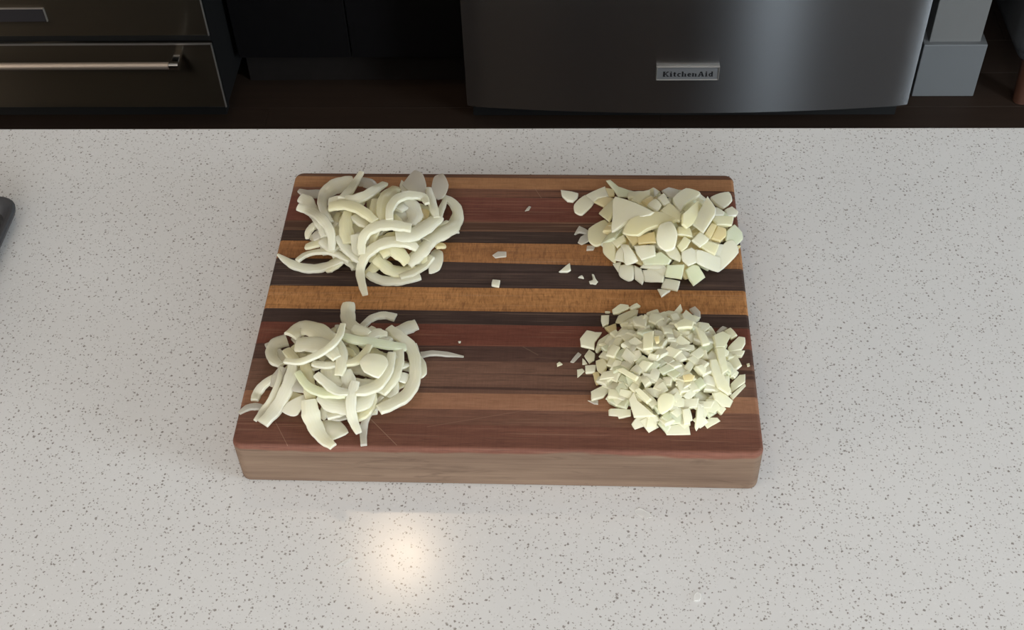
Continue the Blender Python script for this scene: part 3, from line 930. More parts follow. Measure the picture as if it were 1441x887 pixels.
# strips: (centre line, widths, thickness, roll, cup, tone, label)
DOMES = {
    'A': dict(c=(-130.85, 259.54), a=78.02, b=58.29, h=27, mats='wwc', fill=0.9, sink=0.0),
    'B': dict(c=(-140.95, 76.83), a=72.06, b=63.61, h=24, mats='wwc', fill=0.9, sink=0.0),
    'C': dict(c=(154.44, 261.23), a=69.58, b=70.83, h=27, mats='wwccyg', fill=0.84, sink=4.0),
    'D': dict(c=(146.34, 87.59), a=63.23, b=71.59, h=28, mats='wwccccg', fill=0.93, sink=0.0),
}
STRIP_DATA = {
    'onion strips of the back left pile': [
        ([(-222.7, 228.9, 2.0), (-212.1, 220.3, 2.0), (-200.6, 213.4, 2.0), (-186.9, 210.7, 2.0), (-175.2, 212.2, 2.7), (-162.6, 212.2, 9.0), (-155.0, 212.7, 11.7)], [2.3, 7.5, 9.9, 10.7, 10.5, 9.4, 7.1], 3.5, 0, 0.3, 'w', 'curved strip whose pointed tip touches the left board edge, back left pile'),
        ([(-201.9, 218.8, 4.0), (-194.9, 226.6, 4.3), (-181.5, 223.7, 11.7), (-168.8, 220.1, 15.0), (-159.4, 216.1, 15.0), (-148.7, 209.9, 12.5)], [4.9, 7.1, 7.7, 7.3, 6.9, 5.1], 3.2, 10, 0.2, 'w', 'arched strip just above the one reaching the left board edge, back left pile'),
        ([(-173.0, 211.1, 1.7), (-165.8, 212.1, 7.0), (-156.7, 212.9, 10.5)], [11.0, 16.0, 9.4], 3.2, 0, 0.4, 'c', 'short broad strip end at the lower left of the back left pile'),
        ([(-217.0, 322.5, 1.7), (-207.9, 318.7, 1.7), (-193.8, 318.1, 1.7), (-182.7, 316.6, 1.7)], [4.8, 9.1, 11.9, 10.3], 3, 0, 0.3, 't', 'thin greyish strip with a torn tip at the upper left, back left pile'),
        ([(-213.3, 309.9, 4.0), (-205.5, 304.7, 4.0), (-198.0, 291.2, 4.0), (-184.8, 259.2, 20.5), (-178.1, 245.0, 21.7), (-175.5, 236.0, 20.3)], [10.1, 12.6, 11.8, 11.4, 10.1, 8.3], 3.2, -15, 0.5, 'w', 'wide flat strip pointing to the upper left board corner, back left pile'),
        ([(-212.1, 291.6, 8.0), (-200.6, 286.8, 8.0), (-183.5, 259.8, 25.0), (-172.6, 243.5, 27.3), (-167.5, 231.1, 25.0), (-166.3, 218.8, 18.7)], [7.9, 10.1, 10.3, 9.3, 8.2, 6.6], 3.4, -10, 0.4, 'w', 'long strip bending down from the left tip of the back left pile'),
        ([(-161.7, 333.6, 6.0), (-172.2, 329.8, 6.0), (-182.9, 322.2, 6.0), (-188.5, 309.5, 6.0), (-183.5, 280.8, 19.7), (-176.5, 261.5, 25.5), (-170.7, 250.5, 26.7)], [11.8, 17.5, 16.7, 11.9, 9.2, 8.9, 6.9], 3.2, 20, 0.7, 'w', 'broad curled strip at the top left of the back left pile'),
        ([(-153.7, 341.8, 10.0), (-158.1, 327.7, 10.0), (-158.4, 296.7, 25.3), (-163.6, 278.6, 31.0)], [5.3, 7.7, 9.5, 7.3], 3.2, 0, 0.2, 'w', 'narrow straight strip sticking over the far board edge, back left pile'),
        ([(-155.7, 338.2, 2.0), (-148.4, 336.4, 2.0), (-140.6, 329.5, 2.0), (-135.8, 322.5, 2.0)], [13.3, 14.5, 11.5, 6.9], 3, 0, 0.8, 't', 'pale translucent curl lying behind the narrow straight strip, back left pile'),
        ([(-128.4, 327.0, 8.0), (-132.9, 299.0, 25.0), (-140.8, 282.3, 31.5), (-151.9, 276.1, 31.7), (-164.8, 279.1, 28.5), (-176.6, 279.8, 24.7)], [6.8, 10.4, 11.2, 11.2, 11.8, 10.3], 3.4, 10, 0.2, 'w', 'long strip running left from a blunt end at top centre, back left pile'),
        ([(-175.0, 270.5, 27.3), (-161.7, 270.3, 31.0), (-148.7, 264.1, 33.7), (-137.1, 255.0, 34.5), (-125.6, 244.0, 33.2)], [11.7, 13.5, 12.4, 10.7, 8.4], 3.4, 0, 0.3, 'c', 'cream strip crossing the upper middle of the back left pile'),
        ([(-155.2, 262.5, 27.7), (-155.7, 249.3, 27.0), (-153.8, 238.4, 25.3), (-149.7, 225.8, 21.3)], [9.0, 12.5, 14.2, 13.2], 3.2, 10, 0.4, 'c', 'upright cream strip below the crossing one, back left pile'),
        ([(-149.1, 258.3, 26.7), (-141.9, 251.0, 27.0), (-133.9, 245.5, 26.7)], [7.8, 10.4, 9.1], 3.2, 0, 0.3, 'w', 'short strip between two dark gaps at the middle of the back left pile'),
        ([(-195.0, 243.0, 10.3), (-194.2, 251.4, 12.5), (-189.0, 257.5, 15.5)], [3.5, 8.3, 9.5], 3, 15, 0.3, 'w', 'small rounded strip end at the left side of the back left pile'),
        ([(-188.0, 240.0, 14.3), (-181.2, 242.4, 17.7), (-172.6, 241.9, 20.7)], [9.1, 12.5, 11.3], 3, 0, 0.3, 't', 'short strip end just right of the small rounded one, back left pile'),
        ([(-195.5, 235.1, 7.0), (-186.0, 234.3, 12.0), (-177.3, 234.5, 16.0)], [6.8, 10.6, 10.1], 3, 0, 0.3, 'c', 'blunt strip end over the pale wood strip at the left of the back left pile'),
        ([(-177.0, 234.1, 18.0), (-168.6, 226.3, 17.5), (-161.3, 220.9, 16.7)], [11.4, 13.4, 11.7], 3.2, 0, 0.3, 'w', 'flat strip in the lower left of the back left pile, under the long bent one'),
        ([(-162.2, 233.3, 23.0), (-152.2, 221.1, 19.7), (-142.9, 213.4, 16.2), (-135.4, 208.6, 13.0)], [7.1, 10.4, 10.8, 7.9], 3.2, 10, 0.3, 'w', 'diagonal strip running to the lower middle of the back left pile'),
        ([(-155.3, 212.1, 11.3), (-149.7, 209.8, 10.0), (-144.7, 205.6, 7.3)], [3.7, 5.7, 2.5], 2.4, 0, 0.1, 'w', 'thin torn strip end at the lower edge of the back left pile'),
        ([(-131.0, 202.7, 4.3), (-119.2, 196.9, 2.0), (-107.4, 195.1, 2.0), (-95.9, 196.8, 2.0), (-81.4, 202.3, 2.0)], [8.9, 10.7, 10.5, 10.2, 9.2], 3.6, 0, 0.3, 'w', 'long curved strip forming the front edge of the back left pile'),
        ([(-124.0, 212.9, 15.0), (-116.7, 208.8, 11.0), (-108.1, 205.7, 6.0), (-96.9, 206.8, 3.0), (-87.1, 212.1, 4.0)], [11.3, 12.7, 14.0, 14.5, 11.3], 3.2, 0, 0.3, 'c', 'cream strip inside the front curve of the back left pile'),
        ([(-100.3, 198.7, 4.0), (-89.3, 204.9, 4.0), (-78.6, 215.3, 4.0), (-71.8, 223.9, 6.8)], [7.7, 11.0, 10.7, 7.8], 3.2, 10, 0.3, 'w', 'glossy strip crossing the front right of the back left pile'),
        ([(-119.4, 214.8, 19.3), (-109.6, 220.1, 21.3), (-99.5, 216.0, 16.3), (-93.1, 211.4, 9.7)], [13.5, 17.2, 13.9, 10.0], 3.2, 0, 0.3, 'c', 'cream strip inside the big loop of the back left pile'),
        ([(-93.8, 211.1, 9.0), (-85.6, 219.2, 12.3), (-79.5, 226.6, 14.2), (-72.3, 237.7, 15.7)], [12.1, 14.9, 14.7, 11.9], 3.2, 0, 0.3, 'w', 'broad strip running to the lower right of the back left pile'),
        ([(-80.6, 228.9, 13.0), (-79.1, 221.0, 7.5), (-76.7, 212.1, 2.0)], [5.6, 7.3, 5.6], 3, 0, 0.2, 'c', 'short upright strip at the right front of the back left pile'),
        ([(-68.9, 234.7, 9.5), (-64.1, 237.9, 7.5), (-60.0, 239.3, 4.8)], [6.2, 7.7, 4.6], 3, 0, 0.2, 'y', 'tiny orange-tipped strip end at the right side of the back left pile'),
        ([(-144.4, 233.5, 25.0), (-141.9, 220.4, 19.5), (-138.5, 211.6, 14.0)], [9.9, 10.8, 8.2], 3.2, 0, 0.3, 'w', 'strip lying under the left limb of the big loop, back left pile'),
        ([(-116.0, 322.8, 6.0), (-119.7, 290.7, 26.5), (-122.3, 271.6, 31.7), (-121.4, 255.6, 32.5), (-117.8, 244.4, 31.0)], [11.8, 12.5, 11.0, 10.0, 8.3], 3.2, 10, 0.4, 'c', 'cream arc outside the small ring at the top of the back left pile'),
        ([(-130.3, 279.5, 28.5), (-129.7, 263.9, 30.7), (-123.7, 249.7, 30.0)], [8.0, 9.0, 7.8], 3.2, 0, 0.3, 'c', 'short upright strip left of the small ring, back left pile'),
        ([(-109.5, 267.1, 28.0), (-103.6, 279.2, 25.0), (-94.2, 273.8, 24.0), (-90.0, 260.8, 24.0), (-93.3, 249.7, 24.3)], [15.1, 22.8, 16.9, 14.6, 11.2], 3.2, 0, 0.4, 'w', 'flat piece filling the small ring at the top of the back left pile'),
        ([(-92.5, 255.6, 22.8), (-86.6, 268.9, 20.5), (-77.9, 269.3, 17.3)], [10.2, 19.5, 14.1], 3, 0, 0.4, 'y', 'yellowish strip inside the right side of the small ring, back left pile'),
        ([(-112.3, 245.6, 33.5), (-113.3, 258.6, 34.7), (-110.0, 273.3, 33.2), (-102.4, 285.7, 28.7), (-92.8, 291.2, 24.3), (-84.3, 291.1, 21.3), (-79.8, 279.7, 23.7)], [7.0, 8.3, 10.4, 12.1, 11.5, 9.2, 4.6], 3.6, 0, 0.2, 'w', 'strip curled into a small ring at the top of the back left pile'),
        ([(-66.0, 305.4, 4.0), (-67.6, 283.8, 11.0), (-68.8, 263.6, 16.5)], [5.5, 6.9, 6.0], 3, 0, 0.2, 'w', 'short stick inside the right outer curl of the back left pile'),
        ([(-67.2, 311.3, 4.0), (-57.8, 303.9, 4.0), (-51.9, 290.5, 4.0), (-53.1, 276.1, 4.0), (-58.9, 259.3, 10.5), (-68.7, 245.9, 15.0), (-76.5, 235.3, 16.0)], [7.5, 9.9, 11.1, 14.3, 18.4, 18.5, 14.8], 3.4, 0, 0.5, 'w', 'broad strip making the right outer curve of the back left pile'),
        ([(-105.5, 230.6, 27.2), (-94.5, 232.9, 25.7), (-83.6, 240.8, 24.7), (-74.5, 253.0, 23.0), (-67.7, 265.6, 19.7)], [13.4, 16.8, 17.1, 15.5, 12.1], 3.4, 0, 0.3, 'w', 'broad strip sweeping up to the right across the back left pile'),
        ([(-82.9, 318.6, 9.0), (-78.5, 297.7, 14.5), (-72.7, 274.0, 22.0), (-69.1, 261.2, 21.8)], [6.0, 9.4, 8.5, 6.8], 3.4, 10, 0.3, 'w', 'bright straight strip standing at the upper right of the back left pile'),
        ([(-136.0, 211.5, 20.3), (-136.8, 221.6, 26.5), (-133.1, 230.8, 30.7), (-123.5, 237.8, 32.7), (-112.1, 240.3, 32.5), (-100.6, 240.4, 30.5), (-91.3, 240.4, 28.0)], [7.2, 8.4, 10.8, 13.3, 13.0, 12.1, 10.2], 3.6, 0, 0.2, 'w', 'upper of the two big loops at the middle of the back left pile'),
        ([(-129.6, 171.1, 8.0), (-134.6, 186.3, 8.0), (-138.0, 201.8, 8.5), (-134.6, 209.2, 17.5), (-126.5, 216.9, 22.7), (-115.3, 222.7, 25.3), (-102.6, 225.7, 24.5), (-91.2, 225.1, 21.3), (-84.7, 222.8, 17.5)], [5.8, 7.8, 8.6, 9.8, 11.5, 12.7, 12.7, 10.7, 7.1], 3.8, 0, 0.2, 'w', 'big looping strip whose tail hangs toward the board centre, back left pile'),
    ],
    'onion strips of the front left pile': [
        ([(-223.5, 33.8, 1.5), (-216.9, 40.1, 1.5), (-209.1, 41.5, 1.5), (-200.1, 38.8, 1.5)], [3.0, 6.3, 6.8, 4.9], 2.8, 0, 0.2, 't', 'thin grey arc nearest the front left board corner, front left pile'),
        ([(-194.4, 65.3, 14.3), (-205.1, 62.1, 7.7), (-211.5, 57.1, 2.0), (-212.6, 48.0, 2.0)], [6.6, 9.3, 8.9, 6.9], 3.2, 0, 0.3, 'w', 'arched strip pointing at the left board edge, front left pile'),
        ([(-191.1, 76.6, 16.5), (-190.7, 61.6, 15.5), (-195.6, 45.5, 8.5), (-203.2, 36.3, 2.0), (-208.0, 25.7, 2.0)], [3.5, 5.0, 6.0, 5.9, 3.1], 2.8, 20, 0.2, 'w', 'narrow strip half hidden beside the long wide one, front left pile'),
        ([(-189.0, 72.8, 17.2), (-192.7, 63.2, 14.7), (-195.3, 55.0, 12.0)], [7.6, 11.2, 6.6], 3, 0, 0.3, 't', 'greyish scrap end at the left of the front left pile'),
        ([(-195.7, 119.3, 3.0), (-204.7, 114.7, 3.0), (-207.4, 104.9, 3.0), (-200.4, 86.7, 12.5), (-191.1, 75.7, 17.5)], [13.6, 14.0, 11.1, 9.8, 6.3], 3.2, 0, 0.6, 'w', 'round curled strip at the left side of the front left pile'),
        ([(-190.2, 95.5, 15.0), (-181.1, 82.3, 20.0), (-176.3, 70.7, 21.3)], [8.0, 9.7, 8.4], 3.2, 0, 0.3, 'c', 'cream strip inside the round curl of the front left pile'),
        ([(-99.3, 148.4, 1.7), (-109.9, 151.0, 1.7), (-119.8, 148.1, 1.7), (-125.8, 141.1, 1.7), (-127.3, 121.1, 14.8)], [8.5, 8.4, 7.7, 7.4, 6.2], 3, 0, 0.2, 'w', 'slender arch at the far side of the front left pile'),
        ([(-78.7, 139.3, 3.0), (-87.6, 134.6, 3.0), (-97.0, 122.9, 7.3), (-103.4, 107.3, 17.3)], [12.4, 14.1, 13.3, 11.2], 3.2, 0, 0.3, 'w', 'blunt strip pointing to the far right, front left pile'),
        ([(-71.6, 103.0, 1.5), (-61.5, 105.3, 1.5), (-48.1, 104.2, 1.5), (-33.0, 101.7, 1.5)], [7.0, 5.6, 5.0, 1.1], 2.4, 0, 0.1, 't', 'thin tail reaching right across the bare board from the front left pile'),
        ([(-175.8, 59.2, 20.0), (-170.8, 53.0, 20.0), (-162.2, 50.3, 21.0)], [14.0, 17.3, 14.6], 3, 0, 0.3, 't', 'flat greyish strip in the lower left of the front left pile'),
        ([(-143.8, 24.1, 10.8), (-134.5, 26.9, 12.5), (-126.9, 30.6, 13.5)], [6.0, 8.1, 7.2], 2.8, 0, 0.2, 'w', 'short strip in the small gap at the front of the front left pile'),
        ([(-142.6, 23.7, 9.8), (-134.4, 23.4, 9.3), (-127.5, 24.8, 9.3)], [2.9, 4.7, 3.0], 2.4, 0, 0.1, 't', 'sliver under the short strip at the front of the front left pile'),
        ([(-168.1, 70.6, 24.0), (-162.1, 51.3, 22.3), (-159.0, 37.3, 18.3)], [10.1, 11.0, 9.9], 3.2, 0, 0.3, 'c', 'upright strip at the left middle of the front left pile'),
        ([(-131.1, 62.8, 26.5), (-127.4, 50.5, 24.0), (-130.3, 38.8, 20.7)], [11.0, 12.8, 10.6], 3.2, 0, 0.3, 'w', 'flat strip at the centre of the front left pile'),
        ([(-146.5, 64.2, 27.0), (-143.0, 54.9, 25.7), (-134.1, 46.7, 23.5)], [13.4, 14.7, 10.7], 3.2, 0, 0.3, 'w', 'wide strip left of the centre of the front left pile'),
        ([(-106.6, 49.5, 17.0), (-105.0, 45.0, 15.0), (-105.1, 40.7, 13.5)], [3.0, 4.0, 2.7], 2.6, 0, 0.2, 'c', 'small strip end peeping out at the right front of the front left pile'),
        ([(-151.2, 40.7, 20.5), (-139.6, 35.2, 18.8), (-127.0, 35.3, 17.7), (-114.8, 39.5, 17.8), (-108.5, 47.0, 18.7)], [11.5, 20.2, 23.8, 21.3, 12.0], 3, 0, 0.4, 'w', 'broad leaf at the lower middle of the front left pile'),
        ([(-106.3, 48.0, 17.5), (-107.1, 37.0, 13.5), (-114.2, 28.0, 10.7), (-120.2, 23.9, 9.5)], [5.1, 9.0, 10.7, 7.4], 3.2, 0, 0.3, 'c', 'curved strip at the right front of the front left pile'),
        ([(-89.0, 63.0, 14.7), (-89.0, 52.5, 12.5), (-94.1, 44.8, 12.3)], [4.8, 7.5, 6.3], 3, 0, 0.3, 'w', 'curved strip end behind the skinny hanging one, front left pile'),
        ([(-98.5, 45.3, 13.0), (-105.6, 36.1, 11.7), (-110.5, 26.9, 8.0), (-113.1, 18.2, 1.8), (-110.8, 1.6, 1.7)], [3.9, 5.3, 6.0, 6.7, 5.3], 3.2, 0, 0.2, 't', 'skinny strip hanging toward the front edge at the right of the front left pile'),
        ([(-179.2, 70.8, 23.5), (-179.3, 57.6, 21.7), (-183.1, 44.6, 17.0), (-190.8, 33.8, 8.0), (-200.1, 20.3, 5.0)], [8.4, 11.0, 12.1, 12.7, 11.1], 3.6, 0, 0.25, 'w', 'long wide strip slanting to the front left, front left pile'),
        ([(-96.0, 86.9, 20.0), (-87.9, 77.7, 17.3), (-79.0, 81.5, 12.5)], [9.1, 8.8, 2.2], 2.8, 0, 0.2, 'w', 'pointed strip end inside the big right curve of the front left pile'),
        ([(-89.5, 97.4, 16.7), (-89.3, 76.4, 18.7), (-92.8, 59.6, 18.7), (-100.0, 45.5, 17.7)], [9.8, 12.3, 13.3, 9.8], 3.4, 0, 0.3, 'w', 'wide strip inside the big right curve of the front left pile'),
        ([(-139.3, 101.2, 28.3), (-125.5, 96.3, 28.3), (-111.0, 96.1, 26.0), (-96.8, 96.8, 21.7), (-83.9, 100.2, 15.0)], [7.3, 9.2, 9.8, 9.8, 7.7], 3.4, 0, 0.2, 'g', 'straight greenish strip across the top of the front left pile'),
        ([(-132.6, 66.7, 31.2), (-123.5, 69.6, 30.5), (-117.3, 77.9, 30.0), (-113.4, 90.2, 28.3)], [5.9, 7.9, 7.6, 5.8], 3.2, 0, 0.2, 'c', 'slender strip rising to the right at the centre of the front left pile'),
        ([(-160.4, 67.9, 29.3), (-150.3, 65.3, 30.0), (-139.1, 66.2, 30.3)], [5.6, 7.5, 5.8], 3, 0, 0.2, 'w', 'small level strip left of centre in the front left pile'),
        ([(-172.9, 60.4, 26.0), (-162.7, 47.0, 25.0), (-150.7, 40.5, 24.3), (-139.4, 38.9, 24.0), (-128.3, 38.5, 23.3)], [6.2, 7.9, 9.2, 9.2, 7.2], 3.4, 0, 0.2, 'g', 'lower arm of the V left of centre, front left pile'),
        ([(-155.4, 55.7, 29.0), (-144.7, 46.7, 27.7), (-136.2, 40.7, 25.7), (-126.0, 39.9, 24.5)], [6.9, 8.7, 9.4, 7.5], 3.4, 0, 0.2, 'w', 'upper arm of the V left of centre, front left pile'),
        ([(-93.9, 86.3, 23.3), (-94.8, 68.1, 23.5), (-101.1, 51.8, 23.0), (-110.0, 44.7, 23.5), (-120.5, 40.6, 24.3)], [7.0, 9.3, 10.7, 11.3, 7.8], 3.4, 0, 0.25, 'w', 'strip curving under the round leaf, front left pile'),
        ([(-116.2, 100.8, 26.0), (-109.9, 110.8, 21.7), (-101.4, 112.8, 18.5)], [7.6, 10.9, 4.6], 3, 0, 0.3, 'w', 'small lens-shaped strip at the top of the front left pile'),
        ([(-131.3, 113.1, 25.5), (-124.3, 110.3, 25.7), (-116.0, 106.7, 25.5)], [8.8, 11.7, 7.3], 3, 0, 0.4, 'w', 'small bright lens-shaped strip below the tall leaf, front left pile'),
        ([(-144.6, 163.3, 5.0), (-143.8, 150.9, 5.0), (-138.5, 131.7, 13.5), (-128.8, 115.9, 21.2), (-119.3, 109.1, 22.3)], [11.7, 14.0, 11.9, 11.8, 9.5], 3.2, 0, 0.5, 'w', 'tall rounded leaf at the far side of the front left pile'),
        ([(-188.7, 110.3, 18.3), (-180.7, 122.2, 15.7), (-166.4, 113.9, 24.0), (-151.9, 99.3, 30.3), (-140.1, 84.9, 32.5), (-134.7, 69.1, 32.5), (-135.8, 54.2, 30.5)], [13.1, 17.5, 17.3, 15.3, 12.8, 10.8, 7.6], 3.4, 0, 0.5, 'w', 'large curved leaf crowning the left of the front left pile'),
        ([(-178.3, 90.6, 29.0), (-164.8, 89.0, 32.3), (-148.9, 82.6, 34.5), (-138.7, 69.9, 34.7)], [14.8, 17.0, 14.5, 8.8], 3.2, 0, 0.4, 'w', 'bright leaf lying in front of the crowning one, front left pile'),
        ([(-184.3, 68.3, 31.7), (-170.3, 64.7, 35.2), (-157.8, 69.3, 37.5), (-147.5, 76.8, 38.8), (-139.8, 90.4, 38.0), (-138.8, 109.7, 34.0)], [4.9, 6.3, 6.7, 6.8, 6.5, 5.5], 3, 0, 0.2, 'w', 'long thin strip crossing over the crowning leaf, front left pile'),
        ([(-121.1, 50.0, 27.3), (-123.1, 37.8, 23.5), (-123.0, 26.9, 18.2), (-120.5, 19.0, 12.0), (-115.1, 9.4, 8.0)], [8.0, 9.2, 8.9, 8.6, 5.3], 3.6, 0, 0.25, 'w', 'straight strip running down the middle to the front, front left pile'),
        ([(-160.0, 34.9, 20.0), (-157.9, 25.4, 15.5), (-154.0, 16.9, 9.5), (-146.4, 6.4, 6.0), (-135.6, -3.4, 6.0)], [12.2, 15.7, 13.9, 10.9, 7.3], 3.4, 0, 0.35, 'w', 'large leaf drooping over the front of the front left pile'),
        ([(-101.5, 124.4, 13.5), (-91.2, 114.3, 14.5), (-81.3, 105.0, 12.7), (-75.6, 92.1, 12.7), (-73.2, 77.6, 12.7), (-73.3, 63.9, 11.5), (-78.4, 49.8, 11.0), (-88.3, 39.0, 12.5), (-100.0, 30.7, 13.5)], [8.4, 10.6, 11.0, 10.7, 10.6, 11.0, 12.1, 12.1, 10.5], 3.8, 0, 0.25, 'w', 'large C-shaped strip forming the right side of the front left pile'),
    ],
}
